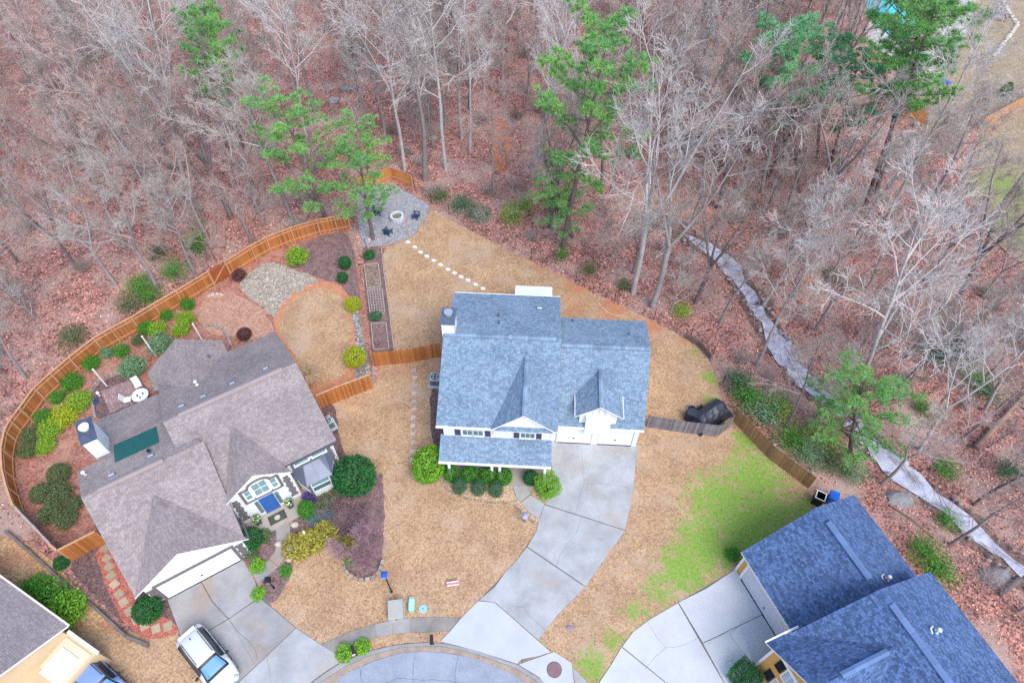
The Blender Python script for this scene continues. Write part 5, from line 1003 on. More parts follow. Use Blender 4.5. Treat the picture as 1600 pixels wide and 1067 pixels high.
# taupe house back beds
BK = [(467, 408, 1.0, 1.3, 'loose', lfC, 'chartreuse rounded shrub near the cedar fence and river stones'), (553, 482, .72, 1.2, 'ball', lfY, 'yellow-green round shrub beside the raised garden beds'), (557, 566, .95, 1.5, 'ball', lfY, 'larger yellow-green round shrub at the end of the small lawn'), (541, 418, .6, 1.3, 'ball', lfD, 'upper dark green clipped shrub in the dark mulch'), (537, 440, .5, 1.1, 'ball', lfD, 'lower dark green clipped shrub in the dark mulch'),
    (376, 434, .6, .8, 'small', lfR, 'dark maroon shrub beside the garden gate'), (384, 527, .62, .9, 'ball', lfR, 'maroon rounded shrub behind the taupe roof edge'), (490, 590, .1, .1, 'small', lfT, ''),
    (296, 480, .6, .9, 'loose', lfG, 'green shrub along the curved fence nearest the gate'), (293, 503, .75, 1.0, 'loose', lfC, 'yellow-green shrub by the straw circle and white post'), (263, 497, .55, .8, 'loose', lfG, 'small green shrub tight against the curved cedar fence'), (285, 520, .7, .9, 'loose', lfC, 'olive-yellow shrub between two white posts'), (250, 520, .75, 1.0, 'loose', lfC, 'broad yellow-green shrub behind the sage bush'), (231, 517, .65, .9, 'loose', lfG, 'green shrub at the curved fence beside the yellow-green one'), (219, 535, .55, .8, 'loose', lfO, 'olive shrub near the tall white post'),
    (255, 545, 1.0, 1.3, 'loose2', lfS, 'pale sage green shrub beside the back gable roof'), (212, 580, 1.0, 1.3, 'loose2', lfS, 'pale sage green shrub behind the white patio table'), (193, 553, .65, .9, 'loose', lfG, 'green round shrub above the sage bush by the patio'), (170, 555, .55, .7, 'loose', lfS, 'grey-green wispy shrub between two green ones'), (146, 572, .7, .9, 'loose', lfG, 'bright green shrub halfway along the curved fence'), (116, 602, .85, .9, 'loose', lfG, 'wide green shrub beside the patio stone edging'), (93, 625, .6, .8, 'loose', lfG, 'small green shrub against the fence left of the patio'),
    (128, 632, .95, 1.0, 'loose', lfC, 'yellow-green shrub just outside the patio edging'), (105, 655, 1.0, 1.0, 'loose', lfY, 'largest yellow shrub in the pine straw bed'), (83, 675, .9, .9, 'loose', lfC, 'yellow-green shrub below the largest yellow one'), (72, 655, .7, .8, 'loose', lfG, 'green shrub between the yellow shrubs and the fence'), (52, 682, .75, .7, 'loose', lfO, 'grey-green low shrub at the fence bend'), (48, 705, .8, .7, 'loose', lfO, 'olive low shrub at the lowest part of the fence bend'), (75, 700, .7, .7, 'loose', lfC, 'yellow-green low shrub near the chimney'),
    (97, 745, .8, 1.1, 'ball', lfO, 'dark olive round shrub beside the house wing'), (70, 775, .8, 1.0, 'ball', lfO, 'olive round shrub nearest the lower fence'), (98, 775, .85, 1.0, 'loose', lfO, 'brownish olive shrub in the middle of the wing bed'), (85, 805, .85, 1.0, 'loose', lfO, 'large brownish olive shrub low in the wing bed'), (108, 815, .75, .9, 'loose', lfO, 'olive shrub next to the short cedar fence'), (120, 790, .6, .8, 'loose', lfO, 'reddish olive shrub touching the wing wall'),
    (100, 882, .52, .7, 'ball', lfD, 'small dark green shrub in the dark mulch by the fence corner'), (110, 960, 1.3, 1.5, 'loose', lfB, 'end of the bright green hedge beside the pinkish roof'), (85, 945, 1.3, 1.5, 'loose2', lfG, 'middle of the green hedge beside the pinkish roof'), (60, 925, 1.0, 1.2, 'loose', lfG, 'thin start of the green hedge beside the pinkish roof'),
    (579, 402, .55, .6, 'small', lfD, 'dark green plants at the top of the garden beds'), (588, 498, .55, .6, 'small', lfH, 'low grey-green herbs in the raised bed row'), (1160, 1060, .95, 1.4, 'box', lfD, 'squared dark green shrub against the orange wall'), (1143, 868, .5, .6, 'loose', lfG, 'small green shrub at the garage wall corner'),
    (1530, 172, .9, 1.6, 'cone', lfD, 'small dark conifer in the tan pool yard'), (1568, 148, .9, 1.6, 'cone', lfD, 'second small dark conifer nearer the orange fence')]
for x, y, rr, hh, kd, mt_, lab in BK:
    if lab: S(x, y, rr, hh, kd, mt_, lab)
S(487, 598, 1.1, 1.3, 'grass', M('straw_blade', (.56, .40, .24), (.46, .32, .18), scale=4, rough=.9), 'tan ornamental grass clump behind the taupe roof corner', name='ornamental_grass', cat='grass clump')
# evergreen undergrowth in the woods
WD = [(222, 452, 1.3, 1.6, lfG, 'bright green woodland shrub just outside the curved fence'), (238, 468, 1.2, 1.4, lfG, 'green woodland shrub touching the curved fence'), (205, 480, 1.3, 1.2, lfO, 'grey-green woodland shrub below the bright one'), (275, 430, 1.3, 1.6, lfG, 'leafy woodland shrub halfway to the gate'), (312, 395, 1.0, 2.4, lfG, 'tall narrow green shrub near the gate'), (310, 378, .9, 1.8, lfB, 'bright narrow shrub behind the tall one by the gate'), (115, 530, 1.4, 1.2, lfO, 'dull olive brush outside the curved fence'), (250, 400, 1.2, 1.2, lfO, 'olive brush deeper in the woods above the fence'),
    (688, 310, 1.2, 1.0, lfO, 'olive shrub behind the patio fence corner'), (722, 325, 1.4, 1.2, lfH, 'dark green shrub along the back wire fence'), (750, 340, 1.3, 1.1, lfH, 'second dark green shrub along the back wire fence'), (800, 345, 1.3, 2.0, lfC, 'yellow-green cedar at the edge of the back lawn'), (818, 330, 1.1, 1.8, lfB, 'bright cedar behind the yellow-green one'), (878, 405, .7, 1.4, lfG, 'small green cedar at the foot of the tall pine'), (920, 425, .9, .9, lfO, 'olive shrub by the wire fence behind the roof'), (975, 450, .8, 1.0, lfO, 'olive shrub at the foot of the broad sycamore'), (1065, 490, .9, 1.0, lfC, 'small yellow-green shrub beside the creek bend'),
    (1150, 600, 1.2, 1.6, lfH, 'green cedar outside the lawn corner'), (1165, 625, 1.4, 1.7, lfG, 'green bushy cedar beside the black tarp corner'), (1190, 650, 1.5, 1.6, lfS, 'pale bluish cedar along the tan picket fence'), (1215, 640, 1.3, 1.4, lfC, 'yellowish shrub between the picket fence and creek'), (1235, 690, 1.5, 1.4, lfG, 'green shrub halfway down the tan picket fence'), (1262, 715, 1.4, 1.3, lfS, 'pale green shrub near the bins'), (1285, 690, 1.3, 1.3, lfC, 'yellow-green shrub on the near creek bank'), (1300, 725, 1.4, 1.1, lfO, 'olive brush between the bins and creek'), (1330, 740, 1.2, 1.0, lfS, 'grey-green brush behind the slate roof corner'),
    (1440, 865, 1.3, 1.2, lfG, 'green shrub beside the edge of the slate roof'), (1465, 895, 1.2, 1.0, lfG, 'lower green shrub beside the slate roof edge'), (1485, 810, .9, .9, lfG, 'small green shrub on the creek bank by the boulder'), (1470, 560, 1.6, 1.3, lfH, 'dark green thicket across the creek'), (1500, 545, 1.5, 1.3, lfH, 'second dark green thicket across the creek'), (1540, 610, 1.4, 1.0, lfH, 'dark green thicket near the fallen log'), (1440, 640, .9, .9, lfG, 'small green shrub behind the round pine'), (1520, 590, 1.2, 1.0, lfG, 'bright green low shrub beyond the creek'), (1575, 740, 1.2, .9, lfH, 'dark green groundcover at the frame edge'), (1300, 430, 1.1, 1.0, lfO, 'olive shrub in the brown woods beyond the creek'), (1480, 730, 1.1, .8, lfG, 'low green plant on the far creek bank'), (560, 82, 1.6, 1.8, lfO, 'dull olive thicket at the foot of the dark trunks'), (315, 350, .6, .7, lfG, 'tiny green shrub high above the gate'), (850, 240, 1.0, 1.2, lfB, 'light green young pine beside the clay bank'), (870, 330, 1.2, 2.4, lfG, 'full green young pine near the creek start')]
for x, y, rr, hh, mt_, lab in WD: S(x, y, rr, hh, rng.choice(['wisp', 'wisp2']), mt_, lab, name='woodland_shrub', group='evergreen shrubs in the woods')
r = random.Random(21); cnt = 0; spots = []
while cnt < 120:
    x, y = r.uniform(-60, 55), r.uniform(14, 85); px, py = PX((x, y, 0)); X, Y = np.array([x]), np.array([y])
    if not (0 < px < 1600 and 0 < py < 1000) or inside(X, Y, LOT)[0] or seg_dist(X, Y, LOT, True)[0] < 1 or seg_dist(X, Y, CREEK)[0] < 1.3 or inside(X, Y, POOLYARD)[0]: continue
    cnt += 1; spots.append((min(math.hypot(px - a_, py - b_) for (a_, b_), n in LAND), px, py))
for dd_, px, py in sorted(spots):
    z = 0 if px < 560 else (1 if py < 330 and px < 1000 else 2); k = r.randrange(3)
    S(px, py, r.uniform(.7, 1.4), r.uniform(.7, 1.3), 'brush', (twig, twigP, twigD)[k], land_label('low ' + ('grey', 'pinkish', 'brown')[k] + ' leafless brush', px, py), name='leafless_brush', cat='brush', group=('brush above the curved fence', 'brush behind the back lawn', 'brush along the creek')[z])
# crape myrtle
a, b = bare_tree(900, 3.2, 12, .5, .18, .06, 5, twr=.008, dense=1.0, wob=.12)
ct = thing('crape_myrtle', 'leafless multi-stemmed crape myrtle in the stone-ringed end of the entry bed', 'tree', G(563, 876)); obj('trunk', a, M('myrtle_bark', (.46, .30, .22), (.36, .22, .17), scale=3, rough=.8), ct, True); obj('crown', b, M('myrtle_twig', (.36, .22, .24), rough=.9), ct)
# ---------------------------------------------------------------- stones, edging, garden things
z2 = lambda x, y: (400 + x / 2.965, 360 + y / 2.965)
z1 = lambda x, y: (x / 2.965, 707 + y / 2.965)
def flagstone(px, mat, rx, ry, label, group, z=.02, n=9, rz=None, square=False):
    b = G(*px); pts = []
    for k in range(4 if square else n):
        a = 6.2832 * k / (4 if square else n) + (.785 if square else 0); j = rng.uniform(.92, 1.05) if square else rng.uniform(.88, 1.08); s = 1.3 if square else 1; pts.append((rx * j * s * math.cos(a), ry * j * s * math.sin(a)))
    mb = MB().prism(pts, -.03, z + rng.uniform(0, .01)); o = obj('stepping_stone', mb, mat); o.location = b; o.rotation_euler = (0, 0, rng.uniform(-.3, .3) if rz is None else rz); return tag(o, label, 'stepping stone', group)
A_ = ['first', 'second', 'third', 'fourth', 'fifth', 'sixth', 'seventh', 'eighth', 'ninth', 'tenth', 'eleventh', 'twelfth', 'thirteenth']
whst = M('white_stone', (.74, .70, .66), (.66, .62, .58), scale=6, rough=.85)
for i, p in enumerate([(705, 55), (737, 78), (763, 102), (791, 120), (824, 140), (856, 160), (889, 181), (920, 198), (950, 215), (983, 231), (1018, 251), (1052, 270)]):
    flagstone(z2(*p), whst, .25, .19, f'white oval stepping stone, {A_[i]} from the gravel patio across the back lawn', 'white stepping stones in the back lawn', z=.03, rz=-.4)
for i, p in enumerate([(732, 648), (735, 683), (735, 719), (733, 755), (732, 793), (731, 829), (728, 867), (727, 905), (726, 943), (727, 983), (726, 1022), (724, 1062)]):
    flagstone(z2(*p), flag, .19, .19, f'square grey stepping stone in the side lawn, {A_[i]} from the orange fence', 'square stepping stones in the side lawn', square=True, rz=rng.uniform(-.1, .1))
for i, p in enumerate([(488, 445), (495, 490), (505, 528), (515, 570), (530, 610), (552, 655), (573, 692), (600, 735), (632, 772), (670, 800), (722, 815), (778, 805)]):
    flagstone(z1(*p), flagY, .3, .28, f'tan stepping stone in the red gravel path, {A_[i]} from the short cedar fence', 'stepping stones in the red path', z=.035, square=True, rz=-.3 - .08 * i)
def edging(name, label, px, mat, size=.3, h=.14, closed=False, cat='edging', jit=.04, part='stone'):
    P = smooth_line(GL(px), closed, 2); o = thing(name, label, cat, P[0]); o0 = P[0]; acc = 0.; last = P[0]
    Q = dens(P, .05, 0, closed)
    for a, b in zip(Q, Q[1:]):
        acc += (b - a).length
        if acc > size:
            acc = 0; d = b - a; q = b - o0; obj(part, MB().box((q.x + rng.uniform(-jit, jit) / 2, q.y + rng.uniform(-jit, jit) / 2, h / 2 - .02), (size * .94, size * rng.uniform(.5, .75), h * rng.uniform(.8, 1.2)), rz=math.atan2(d.y, d.x) + rng.uniform(-.1, .1), taper=.86), mat, o)
    return o
edging('stone_ring', 'stacked pale stone ring wall round the crape myrtle bed', [(537, 880), (540, 893), (552, 903), (566, 908), (582, 904), (594, 894), (598, 880)], M('ring_stone', (.40, .34, .29), (.30, .25, .21), scale=4, objr=.2, rough=.9), .36, .3)
edging('stone_edging', 'curved grey block edging round the brick patio planting', [(151, 655), (145, 635), (142, 612), (150, 598), (168, 588), (195, 576)], M('block_grey', (.34, .31, .30), (.27, .25, .24), scale=4, objr=.15, rough=.9), .3, .16)
edging('stone_edging', 'arc of grey stones behind the back gable roof', [(318, 512), (332, 508), (346, 512), (356, 524), (362, 540)], MATS['block_grey'], .32, .18)
edging('stone_edging', 'thin pale edging along the gravel bed below the porch', [(686, 745), (690, 756), (704, 770), (732, 780), (766, 786), (800, 785), (818, 803), (838, 820)], M('edge_tan', (.40, .31, .23), (.3, .23, .18), scale=5, objr=.2, rough=.9), .22, .1)
edging('stone_edging', 'half-circle of pale stones in the tan straw below the gate', [(322, 467), (328, 461), (338, 459), (349, 462)], rockP, .35, .12)
edging('hose', 'pale garden hose lying in a loop on the clay behind the garage', [(935, 472), (942, 483), (955, 491), (970, 494), (982, 488)], M('hose_pale', (.62, .50, .42), rough=.6), .12, .04, cat='hose', jit=.0, part='hose_section')
pat = thing('brick_patio', 'small pinkish brick paver patio behind the taupe roof', 'patio', G(198, 617)); o0 = G(198, 617); bp = GL([(157, 612), (212, 590), (240, 616), (172, 646)]); mb = MB(); au = (bp[1] - bp[0]); av = (bp[3] - bp[0]); nu, nv = int(au.length / .23), int(av.length / .18)
for i in range(nu):
    for j in range(nv):
        c = bp[0] + au * ((i + .5 + (.25 if j % 2 else 0)) / nu) + av * ((j + .5) / nv) - o0; mb.box((c.x, c.y, .03 + rng.uniform(-.004, .006)), (au.length / nu - .015, av.length / nv - .015, .05), rz=math.atan2(au.y, au.x))
obj('pavers', mb, paver, pat, kind='stuff')
sheet('patio_mulch', [(150, 655), (145, 625), (148, 602), (172, 590), (200, 578), (225, 600), (240, 620), (172, 652)], mulch, .010)
def pebbles(name, label, px, n, r0, r1, mat):
    P = GL(px); A = np.array([(p.x, p.y) for p in P]); x0, y0 = A.min(0); x1, y1 = A.max(0); mb = MB(); k = 0
    while k < n:
        x, y = rng.uniform(x0, x1), rng.uniform(y0, y1)
        if inside(np.array([x]), np.array([y]), A)[0]:
            k += 1; s = rng.uniform(r0, r1); mb.blob((x, y, s * .3), (s, s * rng.uniform(.6, 1), s * .5), rng, 6, 4)
    o = obj(name, mb, mat); o['kind'] = 'stuff'; o['label'] = label; return o
pebbles('river_stones', 'pale river stones in the dry bed behind the taupe-roofed house', [(376, 442), (398, 422), (425, 410), (455, 422), (480, 430), (500, 441), (468, 456), (444, 474), (430, 497), (412, 478), (388, 462)], 620, .05, .14, M('river_stone', (.44, .40, .34), (.32, .28, .24), scale=3, island=.3, rough=.9))
pebbles('border_stones', 'mixed stones in the strip beside the small lawn', [(548, 468), (558, 470), (564, 520), (574, 560), (582, 604), (566, 610), (554, 600), (558, 560), (554, 510)], 330, .05, .15, M('mixed_stone', (.44, .40, .36), (.22, .20, .19), scale=6, island=.4, rough=.9))
pebbles('bed_gravel', 'tan river gravel in the bed below the porch', [(690, 742), (694, 754), (706, 766), (732, 776), (765, 782), (800, 781), (816, 798), (836, 815), (842, 811), (815, 792), (801, 771), (800, 745)], 500, .03, .07, M('tan_pebble', (.60, .46, .32), (.46, .32, .2), scale=8, island=.35, rough=.9))
for x, y, s, lab in ((1408, 778, 1.1, 'large grey boulder between the creek and the slate roof'), (543, 142, .95, 'grey boulder above the white-barked tree'), (522, 160, .8, 'smaller grey boulder beside the upper one in the woods'), (590, 108, .9, 'grey boulder near the slender white tree top'), (677, 218, .6, 'dark stone at the foot of the thin trunks'), (1558, 902, 1.2, 'flat dark boulder at the creek end near the frame edge'), (470, 72, .7, 'mossy boulder high in the woods'), (1385, 268, .6, 'dark stone in the brown litter below the pool')):
    b = G(x, y); o = obj('boulder', MB().blob((0, 0, 0), (s, s * .7, s * .45), rng, 9, 6), rock); o.location = (b.x, b.y, gz(b.x, b.y) + .1); tag(o, lab, 'boulder')
for x, y, s, lab in ((436, 850, .28, 'pale boulder touching the entry walk bend'), (461, 820, .3, 'pale boulder in the mulch near the top of the entry walk'), (455, 858, .32, 'white stone block beside the golden juniper'), (463, 845, .2, 'small pinkish stone beside the entry walk'), (452, 874, .25, 'tan rock pile at the lower end of the entry bed'), (439, 896, .14, 'small white stone beside the lamp bed'), (1210, 695, .2, 'small white stone beside the tan picket fence')):
    o = obj('garden_rock', MB().blob((0, 0, .05), (s, s * .8, s * .7), rng, 7, 5), rockP); o.location = G(x, y); tag(o, lab, 'rock')
mb = MB()
for k in range(200):
    c = CR[rng.randrange(len(CR))]; s = rng.uniform(.06, .22); a = rng.choice((-1, 1)) * rng.uniform(.95, 1.6); mb.blob((c.x + a * .6, c.y + a * rng.uniform(.3, .8), -.55 + abs(a) * .12), (s, s * .8, s * .5), rng, 6, 4)
o = obj('creek_stones', mb, M('creek_stone', (.36, .32, .31), (.24, .20, .19), scale=3, island=.35, rough=.8)); o['kind'] = 'stuff'; o['label'] = 'small stones along the edges of the creek'
# fallen logs
for (a, b, rr, lab) in (((1524, 700), (1604, 612), .22, 'long fallen brown log crossing the leaf litter near the frame edge'), ((1290, 640), (1225, 700), .1, 'thin fallen trunk lying across the creek'), ((1268, 380), (1330, 320), .14, 'broken pale log below the big leaning trunk'), ((985, 55), (1060, 85), .13, 'dark fallen trunk in the bare brown clearing'), ((1390, 790), (1470, 850), .06, 'thin fallen branch beside the large boulder'), ((1590, 905), (1560, 930), .25, 'thick fallen log beside the flat dark boulder'), ((1125, 600), (1150, 612), .14, 'split log pile piece beside the lawn corner')):
    P, Q = G(*a), G(*b); m = (P + Q) / 2; P.z = Q.z = rr * .7; mb = MB(); mb.tube([P - m, (P - m).lerp(Q - m, .4) + Vector((.15, .1, .05)), Q - m], [rr, rr * .9, rr * .6], 8, True); o = obj('fallen_log', mb, barkD if 'dark' in lab else M('log_brown', (.34, .24, .18), (.24, .16, .12), scale=2, rough=.9), None, True); o.location = m; tag(o, lab, 'log')
# raised beds
def rbed(px, label, fill=None, lattice=False, hh=.3):
    P = GL(px); o = thing('raised_bed', label, 'raised bed', P[0]); o0 = P[0]; P = [p - o0 for p in P]
    for i in range(4): obj('board', MB().bar(P[i] + Vector((0, 0, hh / 2)), P[(i + 1) % 4] + Vector((0, 0, hh / 2)), .09, hh), timber, o)
    obj('soil', MB().prism(shrink(P, .05), .0, hh - .08), fill or mulchp, o)
    if lattice:
        lm = M('grid_wood', (.40, .34, .34), rough=.9)
        for k in range(1, 9):
            t = k / 9; obj('lattice_bar', MB().bar(P[0].lerp(P[3], t) + Vector((0, 0, hh + .03)), P[1].lerp(P[2], t) + Vector((0, 0, hh + .03)), .045, .03), lm, o)
        for k in range(1, 6):
            t = k / 6; obj('lattice_bar', MB().bar(P[0].lerp(P[1], t) + Vector((0, 0, hh + .06)), P[3].lerp(P[2], t) + Vector((0, 0, hh + .06)), .045, .03), lm, o)
    return o
z6b = lambda x, y: (540 + x / 4.64, 370 + y / 4.64)
rbed([z6b(140, 215), z6b(240, 205), z6b(260, 372), z6b(158, 385)], 'timber raised bed with dry stems nearest the gravel patio', M('dry_soil', (.30, .22, .17), (.17, .12, .10), scale=4, vor=(9, .4), rough=.95))
rbed([z6b(160, 400), z6b(268, 390), z6b(288, 567), z6b(182, 575)], 'raised bed covered by a square wooden lattice', None, True)
rbed([z6b(188, 640), z6b(296, 635), z6b(318, 825), z6b(205, 832)], 'raised bed of bare dark soil nearest the orange fence')
tl = thing('bed_edging', 'long pale timber edging between the raised beds and back lawn', 'timber edging', G(597, 387)); o0 = G(597, 387); TP = GL([(596, 387), (600, 424), (607, 474), (612, 515), (616, 548)])
for a, b in zip(TP, TP[1:]): obj('timber', MB().bar(a - o0 + Vector((0, 0, .05)), b - o0 + Vector((0, 0, .05)), .1, .12), timber, tl)
ge = thing('patio_edging', 'pale board edging around the gravel fire pit patio', 'timber edging', G(671, 322)); o0 = G(671, 322); TP = GL([(672, 322), (668, 339), (646, 369), (606, 384), (565, 387)])
for a, b in zip(TP, TP[1:]): obj('board', MB().bar(a - o0 + Vector((0, 0, .06)), b - o0 + Vector((0, 0, .06)), .06, .14), timber, ge)
# fire pit + chairs
fp = thing('fire_pit', 'round white stone fire pit on the gravel patio', 'fire pit', G(621, 342)); wh = M('pit_white', (.66, .66, .68), (.56, .56, .58), scale=5, objr=.06, rough=.85)
for lay in range(3):
    for k in range(14):
        a = 6.2832 * (k + .5 * (lay % 2)) / 14; obj('block', MB().box((.55 * math.cos(a), .55 * math.sin(a), .08 + lay * .15), (.23, .2, .14), rz=a + 1.5708, taper=.93), wh, fp)
obj('ash_bed', MB().cyl((0, 0, 0), .46, .24, 18), M('ash', (.22, .22, .16), (.14, .16, .10), scale=8, rough=.95), fp)
def adirondack(px, rz, label):
    o = thing('adirondack_chair', label, 'chair', G(*px), rz, 'chairs round the fire pit'); m = M('chair_navy', (.035, .06, .12), rough=.5)
    for k in range(5): obj('seat_slat', MB().box((0, -.18 + k * .11, .36 - k * .025), (.52, .095, .022), rx=-.2), m, o)
    for k in range(5): obj('back_slat', MB().box((-.22 + k * .11, .36, .66), (.095, .022, .8 - abs(k - 2) * .06), rx=-.38), m, o)
    for s in (-1, 1):
        obj('leg', MB().box((s * .29, -.24, .27), (.03, .1, .54)), m, o); obj('leg', MB().box((s * .29, .28, .2), (.03, .09, .42), rx=-.4), m, o); obj('armrest', MB().box((s * .31, -.0, .56), (.13, .72, .025)), m, o)
    return o
adirondack((650, 341), -1.9, 'dark blue slatted chair facing the fire pit from the lawn side'); adirondack((607, 366), 2.7, 'dark blue slatted chair below the fire pit'); adirondack((592, 335), 1.4, 'dark blue slatted chair under the pine boughs')
pl = thing('leaning_pole', 'thin reddish pole standing at the edge of the gravel patio', 'pole', G(638, 368)); obj('shaft', MB().tube([(0, 0, 0), (-.05, 0, 2.1)], [.05, .045], 8, True), M('pole_red', (.52, .26, .20), rough=.8), pl); obj('pole_cap', MB().cyl((-.05, 0, 2.1), .06, .05, 8), M('pole_top', (.6, .4, .3), rough=.8), pl)
def pole(px, top, rr, mat, label, name='white_post', capm=None):
    B = G(*px); o = thing(name, label, 'post', B); obj('shaft', MB().cyl((0, 0, 0), rr, top, 10), mat, o); obj('post_cap', MB().cyl((0, 0, top), rr * 1.25, .05, 10, rr * .6), capm or mat, o); return o
pole((167, 603), 2.3, .06, trimw, 'white post at the corner of the brick patio edging'); pole((243, 556), 2.6, .06, trimw, 'white post between the two sage shrubs'); pole((317, 533), 2.3, .06, trimw, 'white post behind the back gable roof by the stone arc')
pole((574, 392), 1.6, .03, M('stake_red', (.22, .06, .06), rough=.8), 'thin dark red stake at the head of the garden beds', name='garden_stake')
# patio furniture
ft = thing('patio_table', 'round white patio table tucked behind the taupe roof', 'table', G(225, 625)); obj('table_top', MB().cyl((0, 0, .7), .62, .04, 28), trimw, ft); obj('pedestal', MB().cyl((0, 0, 0), .06, .7, 10).cyl((0, 0, 0), .3, .03, 14), trimw, ft)
for (x, y, q) in ((.2, .1, .1), (-.15, -.1, .12), (.1, -.25, .06)): obj('table_item', MB().cyl((x, y, .74), .06, q, 10), blackm, ft)
def pchair(px, rz, label):
    o = thing('patio_chair', label, 'chair', G(*px), rz, 'white patio chairs'); obj('seat', MB().box((0, 0, .44), (.5, .5, .04)), trimw, o); obj('backrest', MB().box((0, .3, .75), (.5, .04, .62), rx=-.3), trimw, o)
    for sx in (-.22, .22):
        for sy in (-.22, .22): obj('leg', MB().cyl((sx, sy, 0), .02, .43, 6), trimw, o)
pchair((219, 606), .6, 'white patio chair behind the round table'); pchair((203, 629), 1.8, 'white patio chair beside the brick pavers')
gp = thing('glazed_pot', 'small blue glazed pot at the patio corner', 'pot', G(151, 628)); obj('pot_body', MB().lathe([(.001, 0), (.13, 0), (.18, .2), (.15, .32), (.12, .3), (.1, .1)], 14), M('blue_glaze', (.05, .09, .32), rough=.25, spec=.6), gp)
gg = thing('gazing_ball', 'small white gazing ball beside the blue pot', 'garden ornament', G(156, 618)); obj('stand', MB().cyl((0, 0, 0), .08, .25, 10, .05), trimw, gg); obj('globe', MB().lathe([(.001, .0), (.1, .03), (.14, .13), (.1, .23), (.001, .26)], 14, (0, 0, .25)), trimw, gg)
# ------- entry things of the taupe house (local frame)
def LW(x, y, z=0): return HL.matrix_world_ if False else Vector((-22.23 + x * math.cos(R(31.7)) - y * math.sin(R(31.7)), 13.7 + x * math.sin(R(31.7)) + y * math.cos(R(31.7)), z))
dm = thing('doormat', 'dark patterned doormat in front of the blue door', 'doormat', LW(7.95, 1.45, .122), R(31.7)); obj('mat_body', MB().bb(-.6, .6, -.35, .35, 0, .02), M('mat_dark', (.05, .05, .05), (.12, .13, .08), scale=9, rough=.95), dm); obj('mat_motif', MB().lathe([(.001, .003), (.2, .003)], 18, (0, 0, .02)), M('mat_pink', (.6, .5, .48), (.5, .42, .36), scale=8, rough=.9), dm)
def planter(p, label):
    o = thing('flower_planter', label, 'planter', p, R(31.7)); obj('pot', MB().box((0, 0, .22), (.34, .34, .44), taper=1.2), M('planter_dark', (.07, .08, .10), rough=.5), o); rr = random.Random(int(p.x * 100) & 255)
    for nm, mt_, n in (('foliage', lfG, 60), ('yellow_flowers', M('petal_yellow', (.75, .5, .05), rough=.7), 16), ('white_flowers', M('petal_white', (.75, .78, .8), rough=.7), 14), ('blue_flowers', M('petal_blue', (.25, .5, .65), rough=.7), 14)):
        mb = MB()
        for _ in range(n):
            d = rdir(rr); c = Vector((d.x * .3, d.y * .3, .65 + d.z * .28)); t = d.orthogonal().normalized() * .07; u = d.cross(t).normalized() * .07; mb.add([c - t, c - u, c + t, c + u], [(0, 1, 2, 3)])
        obj(nm, mb, mt_, o)
planter(LW(6.75, 1.75, .12), 'flower planter on the garage side of the blue door'); planter(LW(9.05, 1.75, .12), 'flower planter on the bay window side of the blue door')
ps = thing('porch_chair', 'small wire chair on the entry porch near the garage', 'chair', LW(6.3, 1.1, .12), R(60)); wm = M('wire_bronze', (.30, .24, .2), rough=.5); obj('seat', MB().cyl((0, 0, .43), .2, .03, 14), wm, ps); obj('backrest', MB().tube([(.2 * math.cos(a), .2 * math.sin(a), .45 + .4 * math.sin(a)) for a in (0, .5, 1, 1.57, 2.1, 2.6, 3.14)], [.015] * 7, 6), wm, ps)
for k in range(4): obj('leg', MB().cyl((.15 * math.cos(k * 1.57 + .7), .15 * math.sin(k * 1.57 + .7), 0), .013, .43, 6), wm, ps)
st = thing('garden_statue', 'small white garden statue behind the golden juniper', 'statue', G(479, 838)); obj('plinth', MB().box((0, 0, .12), (.3, .3, .24), taper=.85), whst, st); obj('figure', MB().lathe([(.1, 0), (.13, .12), (.08, .3), (.11, .42), (.06, .5), (.09, .58), (.07, .68), (.001, .72)], 12, (0, 0, .24)), whst, st)
# ------- AC units
def ac(p, rz, label):
    o = thing('air_conditioner', label, 'air conditioner', p, rz); obj('pad', MB().bb(-.55, .55, -.55, .55, 0, .09), conc2, o); gm_ = M('ac_grey', (.42, .48, .52), rough=.5); obj('case', MB().bb(-.38, .38, -.38, .38, .09, .85), gm_, o)
    obj('fan_grille', MB().lathe([(.3, .0), (.3, .04), (.26, .04), (.26, 0)], 22, (0, 0, .85)), blackm, o)
    for k in range(6): obj('fin', MB().bb(-.4, .4, -.4, -.38, .18 + k * .11, .22 + k * .11), blackm, o)
    for k in range(4): obj('fan_blade', MB().box((.12 * math.cos(k * 1.57), .12 * math.sin(k * 1.57), .87), (.22, .08, .01), rz=k * 1.57, rx=.3), blackm, o)
ac(G(681, 598), R(-3), 'grey air conditioner on a concrete pad against the blue-grey roofed house'); ac(G(514, 666), R(31.7), 'blue-grey air conditioner on a concrete pad below the taupe roof')
# ------- street side things
tr = thing('transformer_box', 'tan metal utility transformer box near the sidewalk', 'utility box', G(620, 956), R(8), scale=.86); obj('pad', MB().bb(-.62, .62, -.75, .75, 0, .08), conc, tr); tm = M('transformer_tan', (.42, .42, .38), (.37, .37, .34), scale=2, rough=.6); obj('case', MB().bb(-.52, .52, -.65, .65, .08, .75), tm, tr); obj('lid', MB().box((0, 0, .79), (1.12, 1.38, .08), taper=.95), tm, tr); obj('latch', MB().bb(-.03, .03, -.7, -.65, .35, .5), blackm, tr)
ub = thing('utility_pedestal', 'mint green rounded utility cover standing on the front lawn', 'utility box', G(644, 946), R(2)); mint = M('mint', (.36, .62, .52), rough=.5); obj('body', MB().prism([(.2 * math.cos(a) , .42 * (1 if math.sin(a) > 0 else -1) * min(1, abs(math.sin(a)) * 1.6)) for a in [6.2832 * k / 16 for k in range(16)]], 0, .42), mint, ub); obj('lid', MB().box((0, 0, .45), (.34, .74, .06), taper=.85), mint, ub)
